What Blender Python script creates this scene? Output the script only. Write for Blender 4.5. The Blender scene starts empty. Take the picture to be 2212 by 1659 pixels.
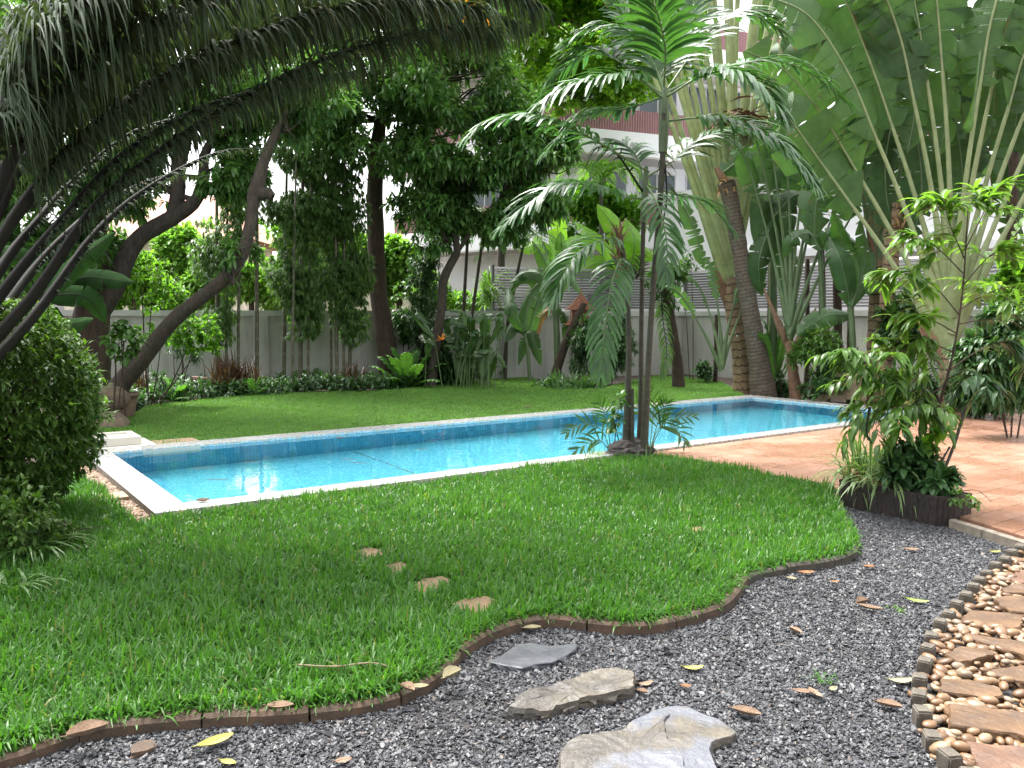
import bpy, bmesh, math, random
import numpy as np
from mathutils import Vector, Matrix
from mathutils.geometry import tessellate_polygon

SC = bpy.context.scene
COL = SC.collection
R = math.radians
# ------------------------------------------------------------------ camera, sky, sun, exposure
CAM_H = 1.6
FPX, CX, CY, YH = 1809.0, 1106.0, 829.5, 682.4       # focal length and horizon measured on the photo (2212 px wide)
PITCH = math.atan((CY - YH) / FPX)
cam_d = bpy.data.cameras.new('camera'); cam = bpy.data.objects.new('camera', cam_d); COL.objects.link(cam)
cam.location = (0, 0, CAM_H); cam.rotation_euler = (R(90) - PITCH, 0, 0)
cam_d.sensor_width = 36.0; cam_d.lens = 36.0 * FPX / 2212.0
cam_d.clip_start = 0.05; cam_d.clip_end = 2000
SC.camera = cam

SUN_EL, SUN_AZ = R(66), R(-35)                        # azimuth from +Y towards +X
world = bpy.data.worlds.new('World'); SC.world = world; world.use_nodes = True
wn = world.node_tree; bg = wn.nodes['Background']
sky = wn.nodes.new('ShaderNodeTexSky'); sky.sky_type = 'NISHITA'; sky.sun_disc = False
sky.sun_elevation = SUN_EL; sky.sun_rotation = SUN_AZ
sky.air_density = 1.0; sky.dust_density = 6.0; sky.ozone_density = 1.0
hsv = wn.nodes.new('ShaderNodeHueSaturation'); hsv.inputs['Saturation'].default_value = 0.16
wn.links.new(sky.outputs[0], hsv.inputs['Color']); wn.links.new(hsv.outputs[0], bg.inputs['Color'])
bg.inputs['Strength'].default_value = 0.15
sun_d = bpy.data.lights.new('sun', 'SUN'); sun = bpy.data.objects.new('sun', sun_d); COL.objects.link(sun)
sun_d.energy = 1.3; sun_d.angle = R(18); sun_d.color = (1.0, 0.96, 0.9)
sdir = Vector((math.sin(SUN_AZ) * math.cos(SUN_EL), math.cos(SUN_AZ) * math.cos(SUN_EL), math.sin(SUN_EL)))
sun.rotation_euler = sdir.to_track_quat('Z', 'Y').to_euler(); sun.location = (0, 0, 30)
vs = SC.view_settings
SC.display_settings.display_device = 'sRGB'
vs.view_transform = 'Standard'; vs.look = 'None'; vs.gamma = 1.0; vs.exposure = 2.3
cy = SC.cycles
cy.max_bounces = 8; cy.diffuse_bounces = 3; cy.glossy_bounces = 3; cy.transmission_bounces = 6; cy.transparent_max_bounces = 6
cy.use_denoising = True; cy.sample_clamp_indirect = 12.0; cy.blur_glossy = 0.5
try: cy.denoiser = 'OPENIMAGEDENOISE'
except Exception: pass

# ------------------------------------------------------------------ helpers: measured points, meshes, tags
_F = np.array([0, math.cos(PITCH), -math.sin(PITCH)]); _U = np.array([0, math.sin(PITCH), math.cos(PITCH)]); _X = np.array([1.0, 0, 0])
def ray(px, py): return (px - CX) / FPX * _X + _F - (py - CY) / FPX * _U
def at(px, py, z=0.0):                       # where that sight line meets the level z
    r = ray(px, py); return np.array([0, 0, CAM_H]) + r * ((z - CAM_H) / r[2])
def P(px, py, d):                            # point on that sight line d metres ahead
    r = ray(px, py); return np.array([0, 0, CAM_H]) + r * (d / r[1])
def PL(seq, d): return np.array([P(q[0], q[1], q[2] if len(q) > 2 else d) for q in seq])
def A(*x): return np.array(x, float)
def nrm(v): return v / np.maximum(np.linalg.norm(v, axis=-1, keepdims=True), 1e-9)
UP = A(0, 0, 1)
ORG = {}

class G:
    def __init__(s): s.v = []; s.f = []; s.c = []; s.m = []; s.n = 0
    def add(s, v, f, c=None, m=0):
        v = np.asarray(v, float).reshape(-1, 3); f = np.asarray(f, int)
        if c is None: c = np.zeros((len(v), 4)); c[:, 0] = .5
        c = np.asarray(c, float)
        if c.ndim == 1: c = np.tile(c, (len(v), 1))
        s.v.append(v); s.c.append(c); s.f.append(f + s.n); s.m.append(np.full(len(f), m)); s.n += len(v); return s
    def quad(s, p0, p1, p2, p3, m=0, r=.5):
        p = np.array([p0, p1, p2, p3], float); a = np.linalg.norm(p[1] - p[0]); b = np.linalg.norm(p[3] - p[0])
        return s.add(p, [[0, 1, 2, 3]], np.array([[r, 0, 0, 1], [r, a, 0, 1], [r, a, b, 1], [r, 0, b, 1]]), m)
    def box(s, lo, hi, M=None, m=0, r=.5):
        x0, y0, z0 = lo; x1, y1, z1 = hi
        c = np.array([[x0, y0, z0], [x1, y0, z0], [x1, y1, z0], [x0, y1, z0], [x0, y0, z1], [x1, y0, z1], [x1, y1, z1], [x0, y1, z1]], float)
        if M is not None: c = c @ np.asarray(M[0]).T + M[1]
        for q in ((0, 3, 2, 1), (4, 5, 6, 7), (0, 1, 5, 4), (1, 2, 6, 5), (2, 3, 7, 6), (3, 0, 4, 7)): s.quad(*c[list(q)], m=m, r=r)
        return s
    def build(s, name, mats, parent=None, smooth=False, org=None):
        if not s.f: return None
        if not isinstance(mats, (list, tuple)): mats = [mats]
        me = bpy.data.meshes.new(name)
        v = np.concatenate(s.v) if s.v else np.zeros((0, 3)); c = np.concatenate(s.c) if s.c else np.zeros((0, 4))
        o_ = ORG[parent.name] if parent is not None else (np.array(org, float) if org is not None else np.zeros(3))
        v = v - o_
        idx = np.concatenate([f.ravel() for f in s.f]); tot = np.concatenate([np.full(len(f), f.shape[1]) for f in s.f])
        st = np.concatenate([[0], np.cumsum(tot)[:-1]])
        me.vertices.add(len(v)); me.vertices.foreach_set('co', v.astype(np.float32).ravel())
        me.loops.add(len(idx)); me.loops.foreach_set('vertex_index', idx.astype(np.int32))
        me.polygons.add(len(tot)); me.polygons.foreach_set('loop_start', st.astype(np.int32))
        me.polygons.foreach_set('material_index', np.concatenate(s.m).astype(np.int32))
        me.polygons.foreach_set('use_smooth', np.full(len(tot), bool(smooth)))
        a = me.attributes.new('col', 'FLOAT_COLOR', 'POINT'); a.data.foreach_set('color', c.astype(np.float32).ravel())
        for m in mats: me.materials.append(m)
        me.update(calc_edges=True)
        o = bpy.data.objects.new(name, me); COL.objects.link(o)
        if parent is not None: o.parent = parent; ORG[o.name] = o_
        else: o.location = o_; ORG[o.name] = o_
        return o

def tag(o, label, cat, group=None, kind=None):
    o['label'] = label; o['category'] = cat
    if group: o['group'] = group
    if kind: o['kind'] = kind
    return o
def thing(name, label, cat, loc, group=None):
    o = bpy.data.objects.new(name, None); o.empty_display_size = .1; COL.objects.link(o); o.location = loc
    ORG[o.name] = np.array(loc, float); return tag(o, label, cat, group)
def struct(o): o['kind'] = 'structure'; return o
ORDN = 'first second third fourth fifth sixth seventh eighth ninth tenth eleventh twelfth thirteenth fourteenth fifteenth sixteenth seventeenth eighteenth nineteenth twentieth twenty-first twenty-second twenty-third'.split()

def smooth_pts(p, n):                        # Catmull-Rom through the points
    p = np.asarray(p, float)
    if len(p) == 2: return p[0] + (p[1] - p[0]) * np.linspace(0, 1, n)[:, None]
    q = np.vstack([2 * p[0] - p[1], p, 2 * p[-1] - p[-2]]); t = np.linspace(0, len(p) - 1 - 1e-6, n); i = t.astype(int); u = (t - i)[:, None]
    a, b, c, d = q[i], q[i + 1], q[i + 2], q[i + 3]
    return .5 * (2 * b + (c - a) * u + (2 * a - 5 * b + 4 * c - d) * u ** 2 + (3 * b - a - 3 * c + d) * u ** 3)
def tube(g, pts, rad, n=8, m=0, r=.5, rough=0.0, rng=None, flat=1.0, cap=False):
    pts = np.asarray(pts, float); K = len(pts); rad = np.interp(np.linspace(0, 1, K), np.linspace(0, 1, len(np.atleast_1d(rad))), np.atleast_1d(rad)) if np.ndim(rad) else np.full(K, rad)
    T = nrm(np.gradient(pts, axis=0)); X = np.zeros((K, 3)); ref = A(1, 0, 0) if abs(T[0][0]) < .8 else A(0, 1, 0)
    x = nrm(ref - T[0] * (ref @ T[0]))
    for i in range(K): x = nrm(x - T[i] * (x @ T[i])); X[i] = x
    Y = np.cross(T, X); th = np.linspace(0, 2 * np.pi, n, endpoint=False)
    rr = rad[:, None] * np.ones((K, n))
    if rough and rng is not None:
        rr = rr * (1 + rough * rng.standard_normal((K, n)) * .6 + rough * np.sin(th * 3 + np.linspace(0, 5, K)[:, None]))
    v = pts[:, None, :] + rr[..., None] * (np.cos(th)[None, :, None] * X[:, None, :] + flat * np.sin(th)[None, :, None] * Y[:, None, :])
    L = np.concatenate([[0], np.cumsum(np.linalg.norm(np.diff(pts, axis=0), axis=1))])
    c = np.zeros((K, n, 4)); c[..., 0] = r; c[..., 1] = L[:, None]; c[..., 2] = (th / (2 * np.pi))[None]; c[..., 3] = 1
    i = np.arange(K - 1)[:, None] * n; j = np.arange(n)[None]; k = (j + 1) % n
    f = np.stack([i + j, i + k, i + n + k, i + n + j], -1).reshape(-1, 4)
    g.add(v.reshape(-1, 3), f, c.reshape(-1, 4), m)
    if cap:
        for e, pc in ((0, pts[0]), (K - 1, pts[-1])):
            vv = np.vstack([v[e], pc]); ff = [[q, (q + 1) % n, n] for q in range(n)]
            g.add(vv, ff, np.array([r, L[e], 0, 1.]), m)
    return g
def ribbons(g, Pn, D, L, W, K=3, prof=(.25, 1, .8, .04), droop=0.5, up=None, fold=0.0, m=0, rnd=None, rng=None, tw=None):
    N = len(Pn); D = nrm(np.asarray(D, float)); L = np.broadcast_to(L, N).astype(float); W = np.broadcast_to(W, N).astype(float); droop = np.broadcast_to(droop, N).astype(float)
    up = np.tile(UP, (N, 1)) if up is None else np.broadcast_to(up, (N, 3))
    S = np.cross(D, up); bad = np.linalg.norm(S, axis=1) < .05; S[bad] = np.cross(D[bad], A(.3, 1, .1)); S = nrm(S)
    if tw is not None:
        Nn = np.cross(S, D); S = S * np.cos(tw)[:, None] + Nn * np.sin(tw)[:, None]
    t = np.linspace(0, 1, K + 1); pr = np.interp(t, np.linspace(0, 1, len(prof)), prof)
    pos = np.asarray(Pn, float).copy(); d = D.copy(); ctr = [pos.copy()]; dirs = [d.copy()]
    for k in range(K):
        pos = pos + d * (L / K)[:, None]; d = d.copy(); d[:, 2] -= droop / K; d = nrm(d); ctr.append(pos.copy()); dirs.append(d.copy())
    ctr = np.stack(ctr, 1); dirs = np.stack(dirs, 1); w = (W[:, None] * pr[None])[..., None] * .5
    if rnd is None: rnd = rng.random(N) if rng is not None else np.full(N, .5)
    if fold:
        nr = np.cross(S[:, None], dirs); v = np.stack([ctr - w * S[:, None] + nr * w * fold, ctr, ctr + w * S[:, None] + nr * w * fold], 2); q = 3
    else: v = np.stack([ctr - w * S[:, None], ctr + w * S[:, None]], 2); q = 2
    c = np.zeros((N, K + 1, q, 4)); c[..., 0] = rnd[:, None, None]; c[..., 1] = t[None, :, None]; c[..., 2] = np.linspace(0, 1, q)[None, None]; c[..., 3] = 1
    base = (np.arange(N) * (K + 1) * q)[:, None, None] + (np.arange(K) * q)[None, :, None]
    j = np.arange(q - 1)[None, None]
    f = np.stack([base + j, base + j + 1, base + j + q + 1, base + j + q], -1).reshape(-1, 4)
    return g.add(v.reshape(-1, 3), f, c.reshape(-1, 4), m)
def rand_dirs(rng, n, zlo=-1, zhi=1):
    z = rng.uniform(zlo, zhi, n); a = rng.uniform(0, 2 * np.pi, n); s = np.sqrt(1 - z * z); return np.stack([s * np.cos(a), s * np.sin(a), z], 1)
def wob(p, s=1.0, ph=0.0):                   # cheap smooth 3-D noise, about -1..1
    x, y, z = (p[:, 0] * s + ph), (p[:, 1] * s - ph * 1.7), (p[:, 2] * s + ph * .6)
    return (np.sin(1.7 * x + 1.3 * np.sin(1.1 * y + .5)) + np.sin(1.9 * y + 1.2 * np.sin(1.3 * z + 1)) + np.sin(2.1 * z + 1.4 * np.sin(.9 * x + 2)) + .6 * np.sin(4.1 * x + 3.7 * y + 3.3 * z)) / 3.2
def frond(g, pts, LL, n, W, rr=(.014, .004), ang=(62, 25), droop=.9, nh=UP, vs_=.25, t0=.14, K=4, m=(0, 1), rng=None, miss=.03, prof=(.35, 1, .9, .6, .05), grow=0.0, jit=0.0):
    c = smooth_pts(pts, 26); tube(g, c, rr, 5, m[0])
    T = nrm(np.gradient(c, axis=0)); L = LL
    t = np.repeat(np.linspace(t0, .985, n), 2); side = np.tile([1., -1.], n)
    keep = rng.random(2 * n) > miss; t = t[keep] + rng.normal(0, .25 / n, keep.sum()); t = np.clip(t, 0, .99); side = side[keep]
    x = t * 25; i = np.clip(x.astype(int), 0, 24); u = (x - i)[:, None]
    pos = c[i] * (1 - u) + c[i + 1] * u; tt = nrm(T[i] * (1 - u) + T[i + 1] * u)
    N = nh - tt * (tt @ nh)[:, None]; N = nrm(N); S = np.cross(tt, N) * side[:, None]
    a = np.radians(ang[0] + (ang[1] - ang[0]) * t ** 1.5 + rng.normal(0, 4, len(t)))[:, None]
    D = tt * np.cos(a) + S * np.sin(a) + N * (vs_ + rng.normal(0, .07, len(t)))[:, None]
    ln = L * np.sin(np.pi * (.16 + .74 * t)) ** .7 * rng.uniform(.9, 1.08, len(t)) * (1 - grow + grow * np.clip(t * 1.35, 0, 1) ** 2.2)
    ln = ln * (1 - jit * rng.random(len(t))); D = D + rng.normal(0, .001 + .3 * jit, D.shape)
    ribbons(g, pos, D, ln, W * rng.uniform(.85 - .4 * jit, 1.1, len(t)), K, prof, droop * rng.uniform(.7 - .4 * jit, 1.3 + .5 * jit, len(t)), up=N, fold=.25, m=m[1], rnd=np.clip(rng.normal(.5, .2, len(t)), 0, 1))
    return g
def blade(g, pts, W, nh=UP, tears=7, sag=.5, m=(0, 1), rng=None, prof=(.3, .85, 1, 1, .92, .7, .08), rib=.012, gap=.02, wave=0.0, rnd=None, pan=.25):
    n = 33; c = smooth_pts(pts, n); T = nrm(np.gradient(c, axis=0)); N = nrm(nh - T * (T @ nh)[:, None]); S = np.cross(T, N)
    tt = np.linspace(0, 1, n); pw = np.interp(tt, np.linspace(0, 1, len(prof)), prof) * W * .5
    if rib: tube(g, c - N * .004, (rib, rib * .3), 5, m[0])
    r0 = rng.random() if rnd is None else rnd; L = np.linalg.norm(np.diff(c, axis=0), axis=1).sum()
    ph = rng.uniform(0, 6)
    for sd in (1, -1):
        cuts = np.sort(rng.integers(2, n - 2, tears)) if tears else np.array([], int)
        cuts = np.unique(np.concatenate([[0], cuts, [n - 1]]))
        for a, b in zip(cuts[:-1], cuts[1:]):
            k = np.arange(a, b + 1); s = np.array([0, .35, .7, 1.0]); dv = rng.normal(0, pan) if tears else 0; sh = rng.normal(0, .5) * gap * L if tears else 0
            rel = (k - a) / max(b - a, 1) - .5
            sg = sag * (1 + dv)
            w = pw[k][:, None] * s[None]
            flat_ = np.cos(np.clip(sg * s, -1.5, 1.5))[None]; dn = np.sin(np.clip(sg * s, -1.5, 1.5))[None]
            v = c[k][:, None] + (sd * w * flat_)[..., None] * S[k][:, None] - (w * dn)[..., None] * N[k][:, None]
            v = v + (s[None] ** 1.5 * (sh - rel[:, None] * gap * L * (1.0 if tears else 0)))[..., None] * T[k][:, None]
            if wave: v = v + (wave * s[None] ** 2 * np.sin(k[:, None] * 1.5 + ph + sd))[..., None] * N[k][:, None]
            cc = np.zeros((len(k), 4, 4)); cc[..., 0] = np.clip(r0 + (rng.normal(0, .08) if tears else 0), 0, 1); cc[..., 1] = tt[k][:, None] * L; cc[..., 2] = s[None]; cc[..., 3] = 1
            i = np.arange(len(k) - 1)[:, None] * 4; j = np.arange(3)[None]
            g.add(v.reshape(-1, 3), np.stack([i + j, i + j + 1, i + j + 5, i + j + 4], -1).reshape(-1, 4), cc.reshape(-1, 4), m[1])
    return g
def inpoly(x, y, poly):
    poly = np.asarray(poly)[:, :2]; ins = np.zeros(len(x), bool); x1, y1 = poly[-1]
    for x2, y2 in poly:
        cnd = ((y2 > y) != (y1 > y)) & (x < (x1 - x2) * (y - y2) / (y1 - y2 + 1e-12) + x2); ins ^= cnd; x1, y1 = x2, y2
    return ins
def scatter(rng, poly, dens, cap=None):
    poly = np.asarray(poly)[:, :2]; lo = poly.min(0); hi = poly.max(0); n = int(dens * np.prod(hi - lo))
    q = rng.uniform(lo, hi, (n, 2)); q = q[inpoly(q[:, 0], q[:, 1], poly)]
    return q
def sheet(g, poly, z, m=0, th=0.0):          # flat polygon, with sides when th > 0
    p = [Vector((a[0], a[1], 0)) for a in poly]; tri = np.array(tessellate_polygon([p])); v = np.array([[a[0], a[1], z] for a in poly])
    nn = np.cross(v[tri[:, 1]] - v[tri[:, 0]], v[tri[:, 2]] - v[tri[:, 0]])[:, 2] < 0; tri[nn] = tri[nn][:, ::-1]
    c = np.zeros((len(v), 4)); c[:, 0] = .5; c[:, 1:3] = v[:, :2]; g.add(v, tri, c, m)
    if th:
        for i in range(len(v)):
            a, b = v[i - 1], v[i]; g.quad(b - A(0, 0, th), a - A(0, 0, th), a, b, m=m)
    return g
def seglen_resample(p, step):
    p = np.asarray(p); L = np.concatenate([[0], np.cumsum(np.linalg.norm(np.diff(p, axis=0), axis=1))]); n = max(2, int(L[-1] / step)); s = np.linspace(0, L[-1], n)
    return np.stack([np.interp(s, L, p[:, k]) for k in range(p.shape[1])], 1)
def slab(g, poly, z0, z1, rng, rough=.01, m=0, tilt=(0, 0), bev=.012, sides=.012):
    p = seglen_resample(np.vstack([poly, poly[:1]])[:, :2], .025)[:-1]; n = len(p); ctr = p.mean(0)
    p = p + rng.normal(0, sides * .35, p.shape); d = p - ctr; rings = []
    for sc, z in ((1.0, z0), (1.0, z0 + (z1 - z0) * .5), (1.0, z1 - bev), (.97, z1), (.8, z1), (.6, z1), (.4, z1), (.2, z1), (.05, z1)):
        q = ctr + d * sc; zz = np.full(n, z)
        if z == z1 or z == z1 - bev:
            q3 = np.column_stack([q, np.zeros(n)]); zz = zz + rough * (wob(q3, 9, z0 * 7) + .6 * wob(q3, 23, 3)) + (q - ctr) @ np.array(tilt)
        elif z > z0:
            q = q + (d / (np.linalg.norm(d, axis=1)[:, None] + 1e-6)) * (rng.normal(0, sides, n))[:, None]
        rings.append(np.column_stack([q, zz]))
    v = np.vstack(rings); c = np.zeros((len(v), 4)); c[:, 0] = .5; c[:, 1:3] = v[:, :2]; i = np.arange(len(rings) - 1)[:, None] * n; j = np.arange(n)[None]; k = (j + 1) % n
    g.add(v, np.stack([i + j, i + k, i + n + k, i + n + j], -1).reshape(-1, 4), c, m)
    top = (len(rings) - 1) * n; vv = np.vstack([v[top:], v[top:].mean(0)]); g.add(vv, [[q, (q + 1) % n, n] for q in range(n)], np.column_stack([np.full(len(vv), .5), vv[:, :2], np.ones(len(vv))]), m)
    return g
# ------------------------------------------------------------------ materials
def newmat(name):
    m = bpy.data.materials.new(name); m.use_nodes = True; nt = m.node_tree; b = nt.nodes['Principled BSDF']; return m, nt, b
def nd(nt, t, **k):
    n = nt.nodes.new('ShaderNode' + t)
    for a, v in k.items():
        if a in n.inputs.keys(): n.inputs[a].default_value = v
        else: setattr(n, a, v)
    return n
def ramp(nt, fac, stops, interp='LINEAR'):
    r = nt.nodes.new('ShaderNodeValToRGB'); e = r.color_ramp.elements; r.color_ramp.interpolation = interp
    while len(e) < len(stops): e.new(.5)
    for i, (p, c) in enumerate(stops): e[i].position = p; e[i].color = (*c, 1)
    nt.links.new(fac, r.inputs[0]); return r.outputs[0]
def attr(nt):
    a = nd(nt, 'Attribute', attribute_name='col'); s = nd(nt, 'SeparateColor'); nt.links.new(a.outputs['Color'], s.inputs[0]); return a, s
def mixc(nt, f, a, b, mode='MIX'):
    x = nt.nodes.new('ShaderNodeMix'); x.data_type = 'RGBA'; x.blend_type = mode
    for sk, v in ((0, f), (6, a), (7, b)):
        if hasattr(v, 'links'): nt.links.new(v, x.inputs[sk])
        elif sk == 0: x.inputs[0].default_value = v
        else: x.inputs[sk].default_value = (*v, 1)
    return x.outputs[2]
def noise(nt, scale, detail=4, rough=.6, co=None):
    n = nd(nt, 'TexNoise'); n.inputs['Scale'].default_value = scale; n.inputs['Detail'].default_value = detail; n.inputs['Roughness'].default_value = rough
    if co is None: co = nd(nt, 'TexCoord').outputs['Object']
    nt.links.new(co, n.inputs['Vector']); return n.outputs['Fac']
def bump(nt, b, h, strength=.3, dist=.01):
    n = nd(nt, 'Bump'); n.inputs['Strength'].default_value = strength; n.inputs['Distance'].default_value = dist
    nt.links.new(h, n.inputs['Height']); nt.links.new(n.outputs[0], b.inputs['Normal'])
def leafmat(name, dark, light, trans=.32, rough=.42, vein=0.0, old=None, spec=.5, tcol=1.6, stripe=None, edge=False):
    m, nt, b = newmat(name); a, s = attr(nt)
    col = ramp(nt, s.outputs[0], [(0, dark), (.55, [(x + y) / 2 for x, y in zip(dark, light)]), (.97, light)] + ([(1.0, old)] if old else []))
    n = noise(nt, 6, 3); col = mixc(nt, .35, col, ramp(nt, n, [(.25, [x * .55 for x in dark]), (.75, [x * 1.5 for x in light])]), 'MIX')
    if vein:
        w = nd(nt, 'Math', operation='SINE'); q = nd(nt, 'Math', operation='MULTIPLY'); nt.links.new(s.outputs[1], q.inputs[0]); q.inputs[1].default_value = vein; nt.links.new(q.outputs[0], w.inputs[0])
        x = nd(nt, 'Math', operation='MULTIPLY_ADD'); nt.links.new(w.outputs[0], x.inputs[0]); x.inputs[1].default_value = .14; x.inputs[2].default_value = .14
        col = mixc(nt, x.outputs[0], col, [c * 1.7 for c in light]); bump(nt, b, w.outputs[0], .25, .01)
        e = nd(nt, 'Math', operation='MULTIPLY_ADD'); nt.links.new(noise(nt, 4, 6, .7), e.inputs[0]); e.inputs[1].default_value = .55; nt.links.new(s.outputs[2], e.inputs[2])
        e2 = nd(nt, 'Math', operation='MULTIPLY'); nt.links.new(e.outputs[0], e2.inputs[0]); e2.inputs[1].default_value = .7
        col = mixc(nt, ramp(nt, e2.outputs[0], [(.0, (0, 0, 0)), (.88, (0, 0, 0)), (.91, (1, 1, 1))]), col, (.10, .065, .025)) if edge else col
    if stripe:
        d = nd(nt, 'Math', operation='SUBTRACT'); nt.links.new(s.outputs[2], d.inputs[0]); d.inputs[1].default_value = .5
        ab = nd(nt, 'Math', operation='ABSOLUTE'); nt.links.new(d.outputs[0], ab.inputs[0])
        col = mixc(nt, ramp(nt, ab.outputs[0], [(.3, (0, 0, 0)), (.42, (1, 1, 1))]), col, stripe)
    nt.links.new(col, b.inputs['Base Color']); b.inputs['Roughness'].default_value = rough; b.inputs['Specular IOR Level'].default_value = spec
    if trans:
        t = nd(nt, 'BsdfTranslucent'); tc = mixc(nt, 1.0, col, (tcol * 1.05, tcol * 1.15, tcol * .45), 'MULTIPLY'); nt.links.new(tc, t.inputs['Color'])
        mx = nd(nt, 'MixShader'); mx.inputs[0].default_value = trans; nt.links.new(b.outputs[0], mx.inputs[1]); nt.links.new(t.outputs[0], mx.inputs[2])
        nt.links.new(mx.outputs[0], nt.nodes['Material Output'].inputs['Surface'])
    return m
def barkmat(name, c1, c2, rings=0, scale=7, rough=.85, streak=True, ringcol=None, bs=.6):
    m, nt, b = newmat(name); a, s = attr(nt); tc = nd(nt, 'TexCoord'); mp = nd(nt, 'Mapping'); mp.inputs['Scale'].default_value = (1, 1, .25 if streak else 1); nt.links.new(tc.outputs['Object'], mp.inputs[0])
    n = noise(nt, scale, 6, .7, mp.outputs[0]); n2 = noise(nt, scale * 4, 4, .7, mp.outputs[0])
    col = ramp(nt, n, [(.3, c1), (.7, c2)]); col = mixc(nt, .35, col, ramp(nt, n2, [(.35, [x * .4 for x in c1]), (.7, [min(1, x * 1.3) for x in c2])]))
    h = n2
    if rings:
        q = nd(nt, 'Math', operation='MULTIPLY_ADD'); nt.links.new(s.outputs[1], q.inputs[0]); q.inputs[1].default_value = rings; nt.links.new(n, q.inputs[2])
        fr = nd(nt, 'Math', operation='FRACT'); nt.links.new(q.outputs[0], fr.inputs[0])
        col = mixc(nt, ramp(nt, fr.outputs[0], [(.0, (1, 1, 1)), (.12, (1, 1, 1)), (.2, (0, 0, 0)), (1, (0, 0, 0))]), col, ringcol or [x * .5 for x in c1]); h = fr.outputs[0]
    bump(nt, b, h, bs, .02); nt.links.new(col, b.inputs['Base Color']); b.inputs['Roughness'].default_value = rough
    return m
def flatmat(name, c1, c2=None, scale=8, rough=.7, bs=.15, spec=.5, lo=.35, hi=.68, detail=6):
    m, nt, b = newmat(name); n = noise(nt, scale, detail, .65); c2 = c2 or [x * .75 for x in c1]
    nt.links.new(ramp(nt, n, [(lo, c2), (hi, c1)]), b.inputs['Base Color']); b.inputs['Roughness'].default_value = rough; b.inputs['Specular IOR Level'].default_value = spec
    bump(nt, b, noise(nt, scale * 6, 4), bs, .01); return m
def tilemat(name, cols, size, mortar, msize=.0022, rough=.25, aspect=1.0, bs=.3, dirt=None, offset=0.0, cvar=0.0):
    m, nt, b = newmat(name); a, s = attr(nt); cmb = nd(nt, 'CombineXYZ'); nt.links.new(s.outputs[1], cmb.inputs[0]); nt.links.new(s.outputs[2], cmb.inputs[1])
    br = nd(nt, 'TexBrick', offset=offset, squash=1.0); nt.links.new(cmb.outputs[0], br.inputs['Vector'])
    br.inputs['Scale'].default_value = 1.0; br.inputs['Brick Width'].default_value = size * aspect; br.inputs['Row Height'].default_value = size; br.inputs['Mortar Size'].default_value = msize; br.inputs['Mortar Smooth'].default_value = .1
    br.inputs['Color1'].default_value = (0, 0, 0, 1); br.inputs['Color2'].default_value = (1, 1, 1, 1); br.inputs['Mortar'].default_value = (.5, .5, .5, 1); br.inputs['Bias'].default_value = 0
    k = len(cols); col = ramp(nt, br.outputs['Color'], [(i / max(k - 1, 1) * .9 + .05, c) for i, c in enumerate(cols)])
    if dirt: col = mixc(nt, ramp(nt, noise(nt, dirt[1], 5, .6), [(.36, (0, 0, 0)), (.8, (.85, .85, .85))]), col, dirt[0])
    col = mixc(nt, br.outputs['Fac'], col, mortar); nt.links.new(col, b.inputs['Base Color']); b.inputs['Roughness'].default_value = rough
    inv = nd(nt, 'Math', operation='SUBTRACT'); inv.inputs[0].default_value = 1; nt.links.new(br.outputs['Fac'], inv.inputs[1]); bump(nt, b, inv.outputs[0], bs, .002)
    return m
def rndmat(name, stops, rough=.6, bs=.2, scale=40, spec=.5, interp='LINEAR'):   # colour by the piece's own random number
    m, nt, b = newmat(name); a, s = attr(nt); col = ramp(nt, s.outputs[0], stops, interp)
    n = noise(nt, scale, 4); col = mixc(nt, .5, col, ramp(nt, n, [(.3, (.45, .45, .45)), (.7, (1.25, 1.22, 1.18))]), 'MULTIPLY')
    nt.links.new(col, b.inputs['Base Color']); b.inputs['Roughness'].default_value = rough; b.inputs['Specular IOR Level'].default_value = spec; bump(nt, b, n, bs, .004); return m

M = {}
M['mango'] = leafmat('mango_leaf', (0.0363, 0.0943, 0.029), (0.136, 0.273, 0.0726), .36, .36)
M['mango_new'] = leafmat('bright_leaf', (.06, .15, .015), (.16, .32, .045), .55, .42)
M['bamboo'] = leafmat('bamboo_leaf', (0.0385, 0.0935, 0.0242), (0.132, 0.242, 0.0605), .42, .42)
M['palm'] = leafmat('palm_leaflet', (0.0187, 0.0638, 0.017), (0.0553, 0.136, 0.0382), .33, .33, spec=.55)
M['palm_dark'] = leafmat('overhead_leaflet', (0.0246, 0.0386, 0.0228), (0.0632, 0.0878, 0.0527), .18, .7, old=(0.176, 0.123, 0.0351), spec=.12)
M['palm_dead'] = leafmat('dry_leaflet', (.16, .10, .05), (.32, .24, .13), .25, .7)
M['banana'] = leafmat('banana_leaf', (0.024, 0.072, 0.02), (0.068, 0.144, 0.044), .36, .36, vein=380)
M['banana_lime'] = leafmat('lime_banana_leaf', (0.119, 0.272, 0.0255), (0.212, 0.391, 0.051), .55, .4, vein=380)
M['banana_dry'] = leafmat('dry_banana_leaf', (0.144, 0.078, 0.03), (0.252, 0.15, 0.06), .3, .7, vein=120)
M['trav'] = leafmat('fan_leaf', (0.0179, 0.0495, 0.0158), (0.0545, 0.113, 0.0356), .3, .5, vein=330, spec=.3, edge=True)
M['petiole'] = leafmat('fan_stalk', (0.137, 0.184, 0.0684), (0.233, 0.274, 0.123), .0, .4)
M['petiole_y'] = leafmat('pale_fan_stalk', (0.18, 0.228, 0.078), (0.324, 0.372, 0.156), .0, .4)
M['petiole_g'] = leafmat('green_stalk', (0.072, 0.122, 0.0504), (0.137, 0.194, 0.0864), .0, .4)
M['rain'] = leafmat('airy_leaf', (.12, .24, .03), (.24, .40, .06), .6, .45)
M['shrub'] = leafmat('shrub_leaf', (0.022, 0.066, 0.0132), (0.0825, 0.187, 0.033), .33, .36)
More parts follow.
